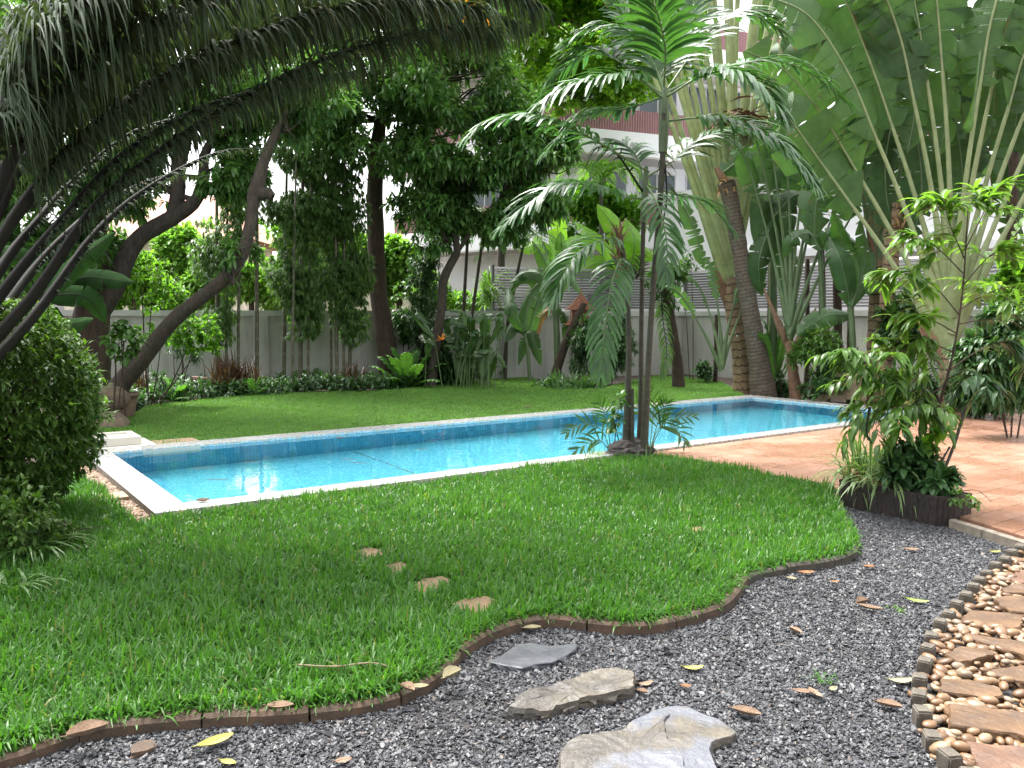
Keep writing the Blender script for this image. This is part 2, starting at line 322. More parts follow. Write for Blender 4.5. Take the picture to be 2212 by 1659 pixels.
M['bush'] = leafmat('bush_leaf', (0.0229, 0.0616, 0.0088), (0.088, 0.167, 0.0264), .36, .5, spec=.3)
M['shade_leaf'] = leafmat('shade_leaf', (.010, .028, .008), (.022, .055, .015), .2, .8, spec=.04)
M['heli_leaf'] = leafmat('broad_leaf', (.018, .055, .014), (.06, .125, .03), .3, .38)
M['shrub_far'] = leafmat('far_leaf', (0.0855, 0.19, 0.0285), (0.209, 0.38, 0.076), .45, .5)
M['dark_shrub'] = leafmat('dark_shrub_leaf', (0.0198, 0.0594, 0.0198), (0.066, 0.145, 0.0462), .28, .4)
M['fern'] = leafmat('fern_blade', (0.04, 0.12, 0.02), (0.088, 0.208, 0.04), .42, .38, vein=150)
M['cordy'] = leafmat('red_leaf', (0.0375, 0.0263, 0.015), (0.0975, 0.045, 0.0263), .3, .45)
M['heli'] = leafmat('orange_bract', (.6, .2, .02), (.8, .35, .04), .3, .4)
M['young'] = leafmat('young_leaf', (0.0272, 0.0748, 0.0136), (0.136, 0.258, 0.0408), .45, .33)
M['strap'] = leafmat('striped_leaf', (.05, .12, .03), (.12, .22, .06), .35, .38, stripe=(.38, .45, .24))
M['grass'] = leafmat('grass_blade', (.029, .098, .014), (.078, .196, .030), .38, .42, spec=.4, old=(.20, .17, .06))
M['grass2'] = leafmat('mown_grass', (.060, .160, .022), (.140, .280, .055), .36, .42, old=(.20, .17, .06))
M['lily'] = leafmat('lily_leaf', (.05, .12, .03), (.12, .22, .06), .35, .35)
M['bark'] = barkmat('dark_bark', (0.0187, 0.0145, 0.011), (0.068, 0.0561, 0.0442))
M['bark_b'] = barkmat('brown_bark', (0.021, 0.014, 0.0091), (0.07, 0.0462, 0.0294))
M['bark_l'] = barkmat('grey_bark', (0.0217, 0.0174, 0.0124), (0.0806, 0.0651, 0.0465), scale=9)
M['ringed'] = barkmat('ringed_trunk', (.07, .055, .04), (.20, .16, .12), rings=14, streak=False)
M['fibre'] = barkmat('fibrous_trunk', (.13, .08, .045), (.36, .25, .15), scale=12, rings=6, ringcol=(.05, .03, .02))
M['culm'] = barkmat('bamboo_culm', (.05, .05, .03), (.14, .13, .08), rings=3.2, scale=10, rough=.5, ringcol=(.16, .145, .10), bs=.2)
M['pstem'] = barkmat('palm_stem', (0.0231, 0.0231, 0.0135), (0.0615, 0.0577, 0.0365), rings=9, scale=14, rough=.6, ringcol=(0.0577, 0.0519, 0.0384), bs=.2)
M['pshaft'] = flatmat('palm_crownshaft', (0.0896, 0.141, 0.0576), (0.0576, 0.0896, 0.0384), 20, .4)
M['dry'] = flatmat('dry_sheath', (.30, .17, .10), (.14, .08, .05), 14, .85, .4)
M['rachis'] = flatmat('leaf_stalk', (.11, .19, .06), (.07, .12, .04), 20, .4)
M['rachis_d'] = flatmat('dark_stalk', (0.018, 0.0168, 0.012), (0.0084, 0.0078, 0.006), 12, .7, spec=.2)
M['soil'] = flatmat('soil', (0.08, 0.056, 0.04), (0.028, 0.02, 0.0144), 5, .95, .6)
M['lawnsoil'] = flatmat('lawn_soil', (.05, .075, .02), (.025, .035, .012), 9, .95, .5)
M['gravelbed'] = flatmat('gravel_bed', (0.054, 0.051, 0.051), (0.018, 0.0168, 0.0168), 45, .9, .8, lo=.4, hi=.6)
M['chips'] = rndmat('slate_chip', [(0, (0.0146, 0.0152, 0.0185)), (.5, (0.0318, 0.0331, 0.0384)), (.88, (0.0564, 0.0583, 0.0663)), (.98, (0.106, 0.11, 0.113)), (1, (0.0926, 0.0663, 0.0497))], .5, .2, 60)
M['pebble'] = rndmat('river_pebble', [(0, (0.099, 0.0495, 0.0211)), (.35, (0.165, 0.0924, 0.0436)), (.7, (0.218, 0.132, 0.0693)), (.9, (0.251, 0.191, 0.125)), (1, (0.066, 0.0429, 0.033))], .45, .08, 25)
M['pebble_o'] = rndmat('orange_pebble', [(0, (0.112, 0.0616, 0.0336)), (.5, (0.19, 0.112, 0.0616)), (1, (0.252, 0.168, 0.101))], .6, .1, 25)
M['concrete'] = flatmat('weathered_concrete', (0.121, 0.104, 0.0796), (0.0551, 0.0468, 0.0358), 22, .85, .5)
M['edging'] = flatmat('edging_brick', (0.101, 0.0583, 0.0345), (0.0318, 0.0239, 0.0159), 9, .8, .5, lo=.3, hi=.72)
M['edging_g'] = flatmat('grey_edging', (0.0816, 0.068, 0.049), (0.0272, 0.0245, 0.019), 9, .8, .5, lo=.3, hi=.72)
M['flag'] = flatmat('flagstone', (.135, .072, .030), (.048, .026, .013), 4.5, .55, .8, lo=.32, hi=.66, detail=10)
M['flag_r'] = flatmat('red_flagstone', (.15, .078, .042), (.065, .033, .02), 4.5, .5, .7, lo=.32, hi=.66, detail=10)
M['slate'] = flatmat('dark_slate', (0.0844, 0.0881, 0.0985), (0.0422, 0.0441, 0.0498), 6, .36, .25)
M['rock'] = flatmat('tan_rock', (0.109, 0.0913, 0.0668), (0.0303, 0.0283, 0.0267), 4.5, .55, .9, lo=.36, hi=.6)
_nt = M['rock'].node_tree; _b = _nt.nodes['Principled BSDF']; _c = _b.inputs['Base Color'].links[0].from_socket
_v = nd(_nt, 'TexVoronoi', feature='DISTANCE_TO_EDGE'); _v.inputs['Scale'].default_value = 5.5; _w = nd(_nt, 'TexNoise'); _w.inputs['Scale'].default_value = 9; _w.inputs['Detail'].default_value = 6
_tc = nd(_nt, 'TexCoord'); _nt.links.new(_tc.outputs['Object'], _w.inputs['Vector']); _mx = mixc(_nt, .25, _tc.outputs['Object'], _w.outputs['Color']); _nt.links.new(_mx, _v.inputs['Vector'])
_c = mixc(_nt, ramp(_nt, _v.outputs['Distance'], [(.0, (1, 1, 1)), (.012, (0, 0, 0))]), _c, (.02, .018, .015))
_c = mixc(_nt, ramp(_nt, noise(_nt, 38, 8, .75), [(.35, (.75, .75, .75)), (.6, (0, 0, 0))]), _c, (.07, .062, .05)); _nt.links.new(_c, _b.inputs['Base Color'])
M['step'] = flatmat('stepping_stone', (0.22, 0.147, 0.0796), (0.116, 0.0765, 0.0398), 60, .9, .5)
M['wall'] = flatmat('garden_wall_paint', (0.475, 0.475, 0.442), (0.382, 0.382, 0.351), 1.1, .9, .1, lo=.3, hi=.7)
_nt = M['wall'].node_tree; _b = _nt.nodes['Principled BSDF']; _c = _b.inputs['Base Color'].links[0].from_socket; _tc = nd(_nt, 'TexCoord'); _mp = nd(_nt, 'Mapping'); _mp.inputs['Scale'].default_value = (1, 1, .12); _nt.links.new(_tc.outputs['Object'], _mp.inputs[0])
_c = mixc(_nt, ramp(_nt, noise(_nt, 5, 8, .7, _mp.outputs[0]), [(.45, (0, 0, 0)), (.75, (.6, .6, .6))]), _c, (.2, .2, .175)); _nt.links.new(_c, _b.inputs['Base Color'])
M['cap'] = flatmat('wall_coping', (0.485, 0.506, 0.466), (0.384, 0.405, 0.375), 2, .85, .1)
M['white'] = flatmat('white_render', (.82, .82, .84), (.76, .76, .79), .6, .8, .03)
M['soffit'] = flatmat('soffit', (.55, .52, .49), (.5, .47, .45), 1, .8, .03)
M['cream'] = flatmat('cream_render', (.72, .66, .52), (.5, .45, .36), 2, .8, .05)
M['redpanel'] = flatmat('red_corrugated_panel', (.30, .155, .165), (.26, .13, .14), 2, .6, .05)
M['rooftile'] = flatmat('roof_tile', (.42, .19, .12), (.3, .13, .09), 4, .7, .3)
M['louvre'] = flatmat('grey_louvre', (0.121, 0.121, 0.121), (0.0968, 0.0968, 0.0968), 4, .5, .03)
M['woodred'] = flatmat('red_wood', (.42, .17, .10), (.26, .1, .06), 14, .6, .2)
M['wood'] = flatmat('dark_wood', (.16, .09, .05), (.07, .04, .025), 10, .7, .3)
M['stone'] = flatmat('ornate_stone', (.46, .37, .24), (.24, .18, .11), 9, .85, .4)
M['pot'] = flatmat('clay_pot', (.24, .15, .10), (.12, .08, .06), 8, .75, .2)
M['boulder'] = flatmat('boulder', (.20, .15, .10), (.08, .06, .045), 7, .9, .5)
M['troughw'] = barkmat('log_trough', (0.0078, 0.0054, 0.0048), (0.03, 0.0192, 0.0144), scale=16, rough=.5, bs=.9)
M['terra'] = flatmat('terracotta', (.40, .19, .10), (.25, .11, .06), 9, .6, .2)
M['lid'] = flatmat('white_plastic', (0.571, 0.544, 0.476), (0.503, 0.469, 0.401), 3, .4, .05, lo=.3, hi=.5)
M['paver'] = flatmat('tan_paver', (0.32, 0.224, 0.144), (0.24, 0.16, 0.104), 14, .85, .2)
M['kerb'] = flatmat('concrete_kerb', (0.231, 0.197, 0.15), (0.122, 0.102, 0.0816), 12, .9, .4)
M['patio'] = tilemat('terracotta_paving', [(.29, .155, .105), (.33, .18, .125), (.385, .215, .155), (.31, .165, .11), (.35, .195, .14)], .2, (.18, .095, .062), .006, .3, 1.6, .3, dirt=((.23, .12, .07), 1.6), offset=.5)
_nt = M['patio'].node_tree; _nt.links.new(ramp(_nt, noise(_nt, .9, 5, .6), [(.4, (.12, .12, .12)), (.62, (.5, .5, .5))]), _nt.nodes['Principled BSDF'].inputs['Roughness'])
M['coping'] = tilemat('mosaic_coping', [(0.268, 0.293, 0.304), (0.373, 0.385, 0.385), (0.455, 0.455, 0.443), (0.408, 0.385, 0.338)], .027, (0.233, 0.233, 0.227), .0022, .16, 1.0, .35)
M['cop_side'] = tilemat('mosaic_edge', [(.14, .16, .18), (.32, .33, .32), (.52, .46, .36), (.22, .24, .26), (.60, .52, .40)], .027, (.34, .31, .26), .0022, .3)
M['ptile'] = tilemat('blue_pool_tile', [(.10, .50, .63), (.14, .56, .69), (.20, .62, .74)], .04, (.07, .40, .52), .004, .25)
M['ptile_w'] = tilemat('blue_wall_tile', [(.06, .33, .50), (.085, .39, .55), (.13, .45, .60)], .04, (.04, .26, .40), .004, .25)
M['ptile_l'] = tilemat('pale_waterline_tile', [(.30, .52, .66), (.62, .72, .74), (.45, .40, .30), (.22, .46, .62)], .027, (.5, .5, .45), .002, .25)
M['glass'] = flatmat('window_glass', (.10, .14, .15), (.05, .07, .08), .5, .12, .0)
M['frame'] = flatmat('window_frame', (.6, .6, .6), (.5, .5, .5), 1, .5, .0)
M['leaf_y'] = flatmat('yellow_fallen_leaf', (0.39, 0.345, 0.06), (0.27, 0.255, 0.0525), 20, .6, .2)
M['leaf_g'] = flatmat('green_fallen_leaf', (0.176, 0.256, 0.032), (0.112, 0.176, 0.024), 20, .6, .2)
M['leaf_t'] = flatmat('tan_fallen_leaf', (0.275, 0.187, 0.121), (0.165, 0.105, 0.066), 20, .8, .3)
M['leaf_o'] = flatmat('orange_fallen_leaf', (0.348, 0.168, 0.06), (0.21, 0.096, 0.042), 20, .75, .3)
M['leaf_p'] = flatmat('pale_fallen_leaf', (0.303, 0.275, 0.165), (0.231, 0.198, 0.11), 20, .8, .3)
M['leaf_w'] = flatmat('wet_leaf', (.06, .06, .035), (.03, .03, .02), 20, .4, .2)
M['twig'] = flatmat('dry_twig', (0.231, 0.182, 0.11), (0.143, 0.11, 0.066), 20, .85, .3)
M['rock_mix'] = M['rock'].copy(); _nt = M['rock_mix'].node_tree; _b = _nt.nodes['Principled BSDF']; _c = _b.inputs['Base Color'].links[0].from_socket
_c = mixc(_nt, ramp(_nt, noise(_nt, 3.1, 6, .62), [(.47, (0, 0, 0)), (.56, (1, 1, 1))]), _c, (.085, .09, .105)); _nt.links.new(_c, _b.inputs['Base Color'])
M['water'], _nt, _b = newmat('pool_water')
_nt.nodes.remove(_b); _g = nd(_nt, 'BsdfGlass'); _g.inputs['IOR'].default_value = 1.33; _g.inputs['Roughness'].default_value = 0.0; _g.inputs['Color'].default_value = (.93, .98, 1, 1)
_bp = nd(_nt, 'Bump'); _bp.inputs['Strength'].default_value = .17; _bp.inputs['Distance'].default_value = .02
_n1 = noise(_nt, 3.2, 3, .5); _nt.links.new(_n1, _bp.inputs['Height']); _nt.links.new(_bp.outputs[0], _g.inputs['Normal']); _nt.links.new(_g.outputs[0], _nt.nodes['Material Output'].inputs['Surface'])
# ------------------------------------------------------------------ the setting
PA = at(334.5, 1109, .10); PU = A(.817, .577, 0) / math.hypot(.817, .577); PV = A(-PU[1], PU[0], 0)
PLEN, PWID, ZC, ZW = 11.47, 3.66, .10, .068
IN = (.27, .25, 11.12, 3.32)                                     # inner edge u0, v0, u1, v1
def pool(u, v, z=0.0): q = PA + PU * u + PV * v; return A(q[0], q[1], z)
EDGE_V = [(-160, 1735), (-20, 1655), (60, 1630), (130, 1604), (200, 1584), (330, 1566), (470, 1555), (620, 1549), (700, 1540), (790, 1526), (870, 1505), (930, 1475), (970, 1440), (1000, 1408), (1060, 1374), (1130, 1352), (1200, 1344), (1270, 1353), (1350, 1360), (1420, 1356), (1500, 1336), (1560, 1314), (1590, 1285), (1608, 1258), (1645, 1240), (1720, 1228), (1800, 1216), (1843, 1198), (1852, 1172), (1838, 1142), (1820, 1112), (1806, 1076), (1796, 1048)]
EDGE = smooth_pts(np.array([at(x, y, .03)[:2] for x, y in EDGE_V]), 260)
PATIO_L = np.array([at(x, y, .08)[:2] for x, y in [(1796, 1046), (1743, 1036), (1665, 1024), (1580, 1006), (1510, 993), (1440, 984), (1375, 979)]])
LAWN = np.vstack([EDGE, PATIO_L, [pool(6.2, -.0)[:2], pool(.0, -.0)[:2]], [at(x, y, .03)[:2] for x, y in [(300, 1138), (255, 1100), (205, 1050), (170, 1030)]], [[-5.4, 7.6], [-6.5, 6.0], [-4.5, 3.0]]])
LAWN2_V = [(241, 908), (285, 897), (322, 876), (380, 870), (500, 858), (610, 850), (678, 848), (806, 846), (900, 838), (959, 830), (1040, 822), (1094, 814), (1152, 817), (1179, 838), (1240, 842), (1305, 840), (1342, 828), (1423, 812), (1490, 816), (1557, 826), (1600, 850)]
LAWN2 = np.vstack([[at(x, y, .03)[:2] for x, y in LAWN2_V], [pool(PLEN, PWID)[:2], pool(.95, PWID)[:2], pool(.8, PWID + .6)[:2], pool(-.2, PWID + .9)[:2], pool(-1.4, PWID + .9)[:2]]])

g = G(); big = 400.0; O_ = [pool(-big, -big), pool(big, -big), pool(big, big), pool(-big, big)]; hl = [pool(.1, .1), pool(11.3, .1), pool(11.3, 3.5), pool(.1, 3.5)]
for i in range(4): g.quad(O_[i], O_[(i + 1) % 4], hl[(i + 1) % 4], hl[i])
struct(g.build('ground', M['soil']))
g = G(); sheet(g, LAWN, .03); struct(g.build('lawn', M['lawnsoil']))
g = G(); sheet(g, LAWN2, .03); struct(g.build('lawn', M['lawnsoil']))
# slate gravel bed
BLOCK_V = [(2203, 1187), (2186, 1199), (2171, 1212), (2151, 1225), (2131, 1240), (2116, 1256), (2103, 1273), (2087, 1293), (2067, 1312), (2049, 1330), (2031, 1352), (2012, 1377), (2004, 1404), (1998, 1435), (1986, 1470), (1985, 1505), (1992, 1547), (2014, 1597), (2051, 1640), (2095, 1685)]
BLK = np.array([at(x, y, .05)[:2] for x, y in BLOCK_V])
GRAV = np.vstack([EDGE, [at(2090, 1122, 0)[:2], at(2240, 1176, 0)[:2]], BLK, [[1.6, 1.6], [-2.6, 1.6]]])
g = G(); sheet(g, GRAV, .004); struct(g.build('gravel_path', M['gravelbed']))
PEB = np.vstack([BLK, [[1.75, 1.8], [3.6, 1.8], [4.6, 4.3], [4.1, 5.25]]])
g = G(); sheet(g, PEB, .008); struct(g.build('pebble_path', M['gravelbed']))
PSTRIP = np.array([at(x, y, .0)[:2] for x, y in [(150, 1000), (172, 1030), (205, 1052), (250, 1098), (292, 1140), (335, 1146)]] + [pool(.02, .05)[:2], pool(.02, 2.2)[:2]])
g = G(); sheet(g, PSTRIP, .012); struct(g.build('pebble_strip', M['gravelbed']))
# terracotta terrace
TER = np.vstack([[pool(6.15, -.02)[:2], *PATIO_L[::-1]], [at(1815, 1062, .08)[:2], at(2020, 1100, .08)[:2], at(2086, 1118, .08)[:2], at(2240, 1166, .08)[:2]], [[6.5, 4.2], [11, 7], [9.5, 12.2]], [at(2212, 893, .08)[:2], at(2090, 890, .08)[:2]], [pool(11.45, -.02)[:2]]])
g = G(); p = TER; sheet(g, TER, .075, th=.09)
for c in g.c:
    pass
vv = g.v[0]; uu = (vv - PA) @ PU; ww = (vv - PA) @ PV; g.c[0][:, 1] = uu; g.c[0][:, 2] = ww
struct(g.build('patio', M['patio']))
g = G(); K0, K1 = at(2050, 1143, .0), at(2300, 1224, .0); dk = nrm(K1 - K0); nk = A(-dk[1], dk[0], 0)
rng = np.random.default_rng(5); kerb_pts = np.array([K0 + dk * t for t in np.linspace(0, np.linalg.norm(K1 - K0), 14)])
for i in range(13):
    a, b = kerb_pts[i] + nk * rng.normal(0, .004), kerb_pts[i + 1]; 
    g.quad(a, b, b + A(0, 0, .072), a + A(0, 0, .072)); g.quad(a + A(0, 0, .072), b + A(0, 0, .072), b + nk * .05 + A(0, 0, .078), a + nk * .05 + A(0, 0, .078))
struct(g.build('kerb', M['kerb']))

# swimming pool: coping, basin, waterline tiles
pl = thing('swimming_pool', 'long rectangular pool with white mosaic coping and blue tiled basin', 'pool', pool(0, 0, 0))
def prect(g, u0, v0, u1, v1, z, m=0):
    q = [pool(u0, v0, z), pool(u1, v0, z), pool(u1, v1, z), pool(u0, v1, z)]; n0 = len(g.v); g.quad(*q, m=m); g.c[-1][:, 1] = [u0, u1, u1, u0]; g.c[-1][:, 2] = [v0, v0, v1, v1]
def pwall(g, a, b, z0, z1, m=0, o=0.0):
    pa, pb = pool(*a), pool(*b); L = np.linalg.norm(pb - pa); g.quad(pa + A(0, 0, z0), pb + A(0, 0, z0), pb + A(0, 0, z1), pa + A(0, 0, z1), m=m); g.c[-1][:, 1] = [o, o + L, o + L, o]; g.c[-1][:, 2] = [z0, z0, z1, z1]
u0, v0, u1, v1 = IN
g = G()
prect(g, 0, 0, PLEN, v0, ZC); prect(g, 0, v1, PLEN, PWID, ZC); prect(g, 0, v0, u0, v1, ZC); prect(g, u1, v0, PLEN, v1, ZC)
g.build('coping', M['coping'], pl)
g = G(); pwall(g, (0, 0), (PLEN, 0), -.03, ZC); pwall(g, (PLEN, 0), (PLEN, PWID), -.03, ZC); pwall(g, (PLEN, PWID), (0, PWID), -.03, ZC)
g.build('coping_edge', M['cop_side'], pl)
g = G(); pwall(g, (0, PWID), (0, 0), -.03, ZC); g.build('bare_edge', M['kerb'], pl)
g = G()
for a, b in (((u1, v0), (u0, v0)), ((u1, v1), (u1, v0)), ((u0, v1), (u1, v1)), ((u0, v0), (u0, v1))): pwall(g, b, a, ZC - .028, ZC)
g.build('waterline_tiles', M['ptile_l'], pl)
g = G(); DEP = -1.15
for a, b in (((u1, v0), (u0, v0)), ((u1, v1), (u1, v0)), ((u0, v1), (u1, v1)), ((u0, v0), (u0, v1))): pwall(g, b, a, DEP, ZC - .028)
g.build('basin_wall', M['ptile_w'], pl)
g = G(); prect(g, u0, v0, u1, v1, DEP); g.build('basin_floor', M['ptile'], pl)
g = G(); q = [pool(3.1, v0, DEP + .004), pool(3.118, v0, DEP + .004), pool(3.118, v1, DEP + .004), pool(3.1, v1, DEP + .004)]; g.quad(*q); g.build('expansion_joint', M['slate'], pl)
g = G(); pwall(g, (u0 + .32, v1 - .004), (u0 + .95, v1 - .004), -.24, ZW + .02); g.build('skimmer_mouth', M['lid'], pl)
g = G(); prect(g, u0, v0, u1, v1, ZW); w_ = g.build('water', M['water'], smooth=True); struct(w_)

# skimmer lid, paver beside it, small drain block
Rp = np.column_stack([PU, PV, UP])
lid = thing('skimmer_lid', 'cream plastic skimmer lid with raised rim behind the far pool corner', 'lid', pool(.2, PWID + .42, .0))
g = G(); g.box((-.58, -.38, 0), (.62, .30, .09), (Rp, pool(.2, PWID + .42))); g.build('base', M['lid'], lid)
g = G(); mk = (Rp, pool(.18, PWID + .46, 0))
g.box((-.5, -.3, .094), (.5, .3, .16), mk)
for lo, hi in (((-.5, -.3, .16), (.5, -.22, .185)), ((-.5, .22, .16), (.5, .3, .185)), ((-.5, -.219, .16), (-.42, .219, .185)), ((.42, -.219, .16), (.5, .219, .185))): g.box(lo, hi, mk)
o = g.build('cover', M['lid'], lid)
def bevel(o, w=.01, seg=2):
    b = o.modifiers.new('bevel', 'BEVEL'); b.width = w; b.segments = seg; b.limit_method = 'ANGLE'; return o
g = G(); g.box((-.28, -.3, 0), (.28, .32, .055), (Rp, pool(1.1, PWID + .33))); tag(bevel(g.build('paving_slab', M['paver'], org=pool(1.1, PWID + .33)), .008), 'tan square paving slab between white skimmer lid and far lawn', 'paving slab')
g = G(); g.box((-.22, -.13, 0), (.0, .13, .075), (Rp, pool(-.015, 1.02))); tag(bevel(g.build('drain_block', M['paver'], org=pool(-.1, 1.02)), .01), 'tan concrete block against the left pool coping on orange pebbles', 'block')

# garden wall
WL = A(-17.5, 13.4, 0); WC = A(4.75, 23.2, 0); WR = A(14.2, 7.4, 0)
def wallseg(name, a, b, label, h=1.6, pier=None):
    t = thing(name, label, 'wall', a); d = nrm(b - a); n = A(-d[1], d[0], 0); L = np.linalg.norm(b - a); Mx = (np.column_stack([d, n, UP]), a)
    g = G(); g.box((0, -.08, -.1), (L, .08, h), Mx); g.build('wall', M['wall'], t)
    g = G(); g.box((-.0, -.13, h + .002), (L, .13, h + .12), Mx); g.build('coping', M['cap'], t)
    for s in (pier or []): g = G(); g.box((s - .16, -.14, -.1), (s + .16, .14, h - .003), Mx); g.build('pier', M['wall'], t)
    return t
dW = nrm(WC - WL); dR = nrm(WR - WC)
wallseg('garden_wall', WL, WC - dW * .09, 'long grey garden wall behind the far lawn and bamboo', pier=[9.0, 13.0, 19.0, 23.0])
wallseg('garden_wall', WC, WR, 'grey garden wall behind the fan palms at right of the pool', pier=[4.5, 9.0, 13.5])
def louvre(name, a, b, label, z0=1.74, z1=2.86):
    d = nrm(b - a); n = A(-d[1], d[0], 0); L = np.linalg.norm(b - a); t = thing(name, label, 'fence', a); k = max(1, int(round(L / 2.1))); Mx = (np.column_stack([d, n, UP]), a)
    for i in range(k):
        x0, x1 = i * L / k + .035, (i + 1) * L / k - .035; g = G(); nz = 15
        for j in range(nz):
            z = z0 + .05 + (z1 - z0 - .08) * j / nz
            g.add(np.array([[x0, -.03, z], [x1, -.03, z], [x1, .025, z + .05], [x0, .025, z + .05], [x0, -.03, z + .008], [x1, -.03, z + .008], [x1, .025, z + .058], [x0, .025, z + .058]]) @ Mx[0].T + Mx[1], [[0, 3, 2, 1], [4, 5, 6, 7], [0, 1, 5, 4], [2, 3, 7, 6]])
        g.build('slat_panel', M['louvre'], t)
    for i in range(k + 1): g = G(); g.box((i * L / k - .03, -.04, z0), (i * L / k + .03, .04, z1), Mx); g.build('post', M['louvre'], t)
louvre('louvre_fence', WL + dW * 18.6, WC - dW * .35, 'grey louvre fence on the wall behind the banana plants and spirit house')
louvre('louvre_fence', WC + dR * .05, WR, 'grey louvre fence on the wall behind the fan palms')

# white apartment building, wing, houses beyond the wall
bd = thing('apartment_building', 'white apartment block with red corrugated balcony panels beyond the wall', 'building', A(1.6, 27, 0))
C0 = A(1.75, 27.2, 0); fL = nrm(A(-1, .75, 0)); fR = nrm(A(1, .42, 0)); LL_, LR_ = 6.6, 9.5
def facade(lo, hi, th, out, z0, z1, name, mat, nseg=1):     # a band following both street faces of the block
    g = G()
    nL = A(-fL[1], fL[0], 0); nL = nL if nL[1] < 0 else -nL; nR = A(fR[1], -fR[0], 0); nR = nR if nR[1] < 0 else -nR
    cor = C0 + (nL + nR) / (1 + nL @ nR) * out; a = C0 + fL * LL_ + nL * out; b = C0 + fR * LR_ + nR * out
    corI = C0 + (nL + nR) / (1 + nL @ nR) * (out - th); aI = C0 + fL * LL_ + nL * (out - th); bI = C0 + fR * LR_ + nR * (out - th)
    Z0, Z1 = A(0, 0, z0), A(0, 0, z1)
    for p, q, pi, qi in ((a, cor, aI, corI), (cor, b, corI, bI)):
        g.quad(p + Z0, q + Z0, q + Z1, p + Z1); g.quad(p + Z1, q + Z1, qi + Z1, pi + Z1); g.quad(pi + Z0, qi + Z0, q + Z0, p + Z0); g.quad(qi + Z0, pi + Z0, pi + Z1, qi + Z1)
    return g.build(name, mat, bd), (a, cor, b, nL, nR)
facade(0, 0, 2.0, 0.0, -.1, 11.6, 'wall', M['white'])
for zf in (3.75, 6.6, 9.5):
    facade(0, 0, 1.3, 1.25, zf, zf + .72, 'balcony_slab', M['white'])
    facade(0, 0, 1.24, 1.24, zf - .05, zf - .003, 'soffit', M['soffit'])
    # corrugated parapet
    _, (a, cor, b, nL, nR) = None, facade(0, 0, .02, 1.13, zf + .725, zf + .74, 'parapet_rail', M['redpanel'])[1]
    for p, q, nn in ((a, cor, nL), (cor, b, nR)):
        n = int(np.linalg.norm(q - p) / .045); t = np.linspace(0, 1, n + 1)[:, None]; pt = p + (q - p) * t + nn[None] * (.025 * (np.arange(n + 1) % 2))[:, None]
        v = np.concatenate([pt + A(0, 0, zf + .72), pt + A(0, 0, zf + 1.42)]); i = np.arange(n); g = G(); g.add(v, np.stack([i, i + 1, n + 2 + i, n + 1 + i], 1)); g.build('balcony_panel', M['redpanel'], bd)
for zf in (.9, 4.9, 7.9):
    for face, L0, nn in ((fL, LL_, None), (fR, LR_, None)):
        nn = A(-face[1], face[0], 0); nn = nn if nn[1] < 0 else -nn
        for s in np.arange(.7, L0 - 1.6, 1.9):
            Mx = (np.column_stack([face, nn, UP]), C0); g = G(); g.box((s, -.02, zf), (s + 1.5, .03, zf + 1.45), Mx); f_ = g.build('window', M['frame'], bd)
            g = G(); g.quad(*[(np.array(q) @ Mx[0].T + Mx[1]) for q in ((s + .05, .034, zf + .05), (s + .72, .034, zf + .05), (s + .72, .034, zf + 1.4), (s + .05, .034, zf + 1.4))]); g.quad(*[(np.array(q) @ Mx[0].T + Mx[1]) for q in ((s + .78, .034, zf + .05), (s + 1.45, .034, zf + .05), (s + 1.45, .034, zf + 1.4), (s + .78, .034, zf + 1.4))]); g.build('pane', M['glass'], f_)
wg = thing('white_annex', 'plain white annex with a flat roof and ledge behind the louvre fence', 'building', A(5, 27, 0))
W0 = A(4.6, 27.2, 0); d2 = nrm(A(1.0, -.75, 0)); n2 = A(d2[1], -d2[0], 0); Mw = (np.column_stack([d2, n2, UP]), W0)
g = G(); g.box((-1.6, -6, -.1), (19, 0, 5.3), Mw); g.build('wall', M['white'], wg)
g = G(); g.box((-1.7, -6.1, 5.302), (19.1, .1, 5.5), Mw); g.build('roof_slab', M['white'], wg)
g = G(); g.box((2.2, .002, 3.3), (19, .28, 3.52), Mw); g.build('ledge', M['white'], wg)
hs = thing('house', 'cream house with orange tiled roof far behind the bamboo', 'house', A(-13, 31, 0))
g = G(); g.box((-16.5, 31, -.1), (-10.2, 36, 4.4)); g.build('wall', M['cream'], hs)
g = G(); v = np.array([[-17.2, 30.3, 4.402], [-9.5, 30.3, 4.402], [-9.5, 36.7, 4.402], [-17.2, 36.7, 4.402], [-15.2, 33.5, 6.3], [-11.5, 33.5, 6.3]]); g.add(v, [[0, 1, 5, 4], [2, 3, 4, 5], [0, 3, 2, 1]]); g.add(v, [[1, 2, 5], [3, 0, 4]]); g.build('roof', M['rooftile'], hs)
for x in (-15.6, -13.6, -11.8): g = G(); g.box((x, 30.95, 1.8), (x + 1.0, 31.0 - .003, 3.4)); f_ = g.build('window', M['frame'], hs); g = G(); g.box((x + .08, 30.93, 1.88), (x + .92, 30.948, 3.32)); g.build('pane', M['glass'], f_)
hs = thing('outbuilding', 'low stained cream outbuilding beyond the wall behind the straight dark trunk', 'outbuilding', A(-4, 29, 0))
g = G(); g.box((-6.4, 29, -.1), (-3.2, 31, 2.75)); g.build('wall', M['cream'], hs)
g = G(); g.box((-6.55, 28.85, 2.752), (-3.05, 31.1, 2.9)); g.build('roof_slab', M['soffit'], hs)
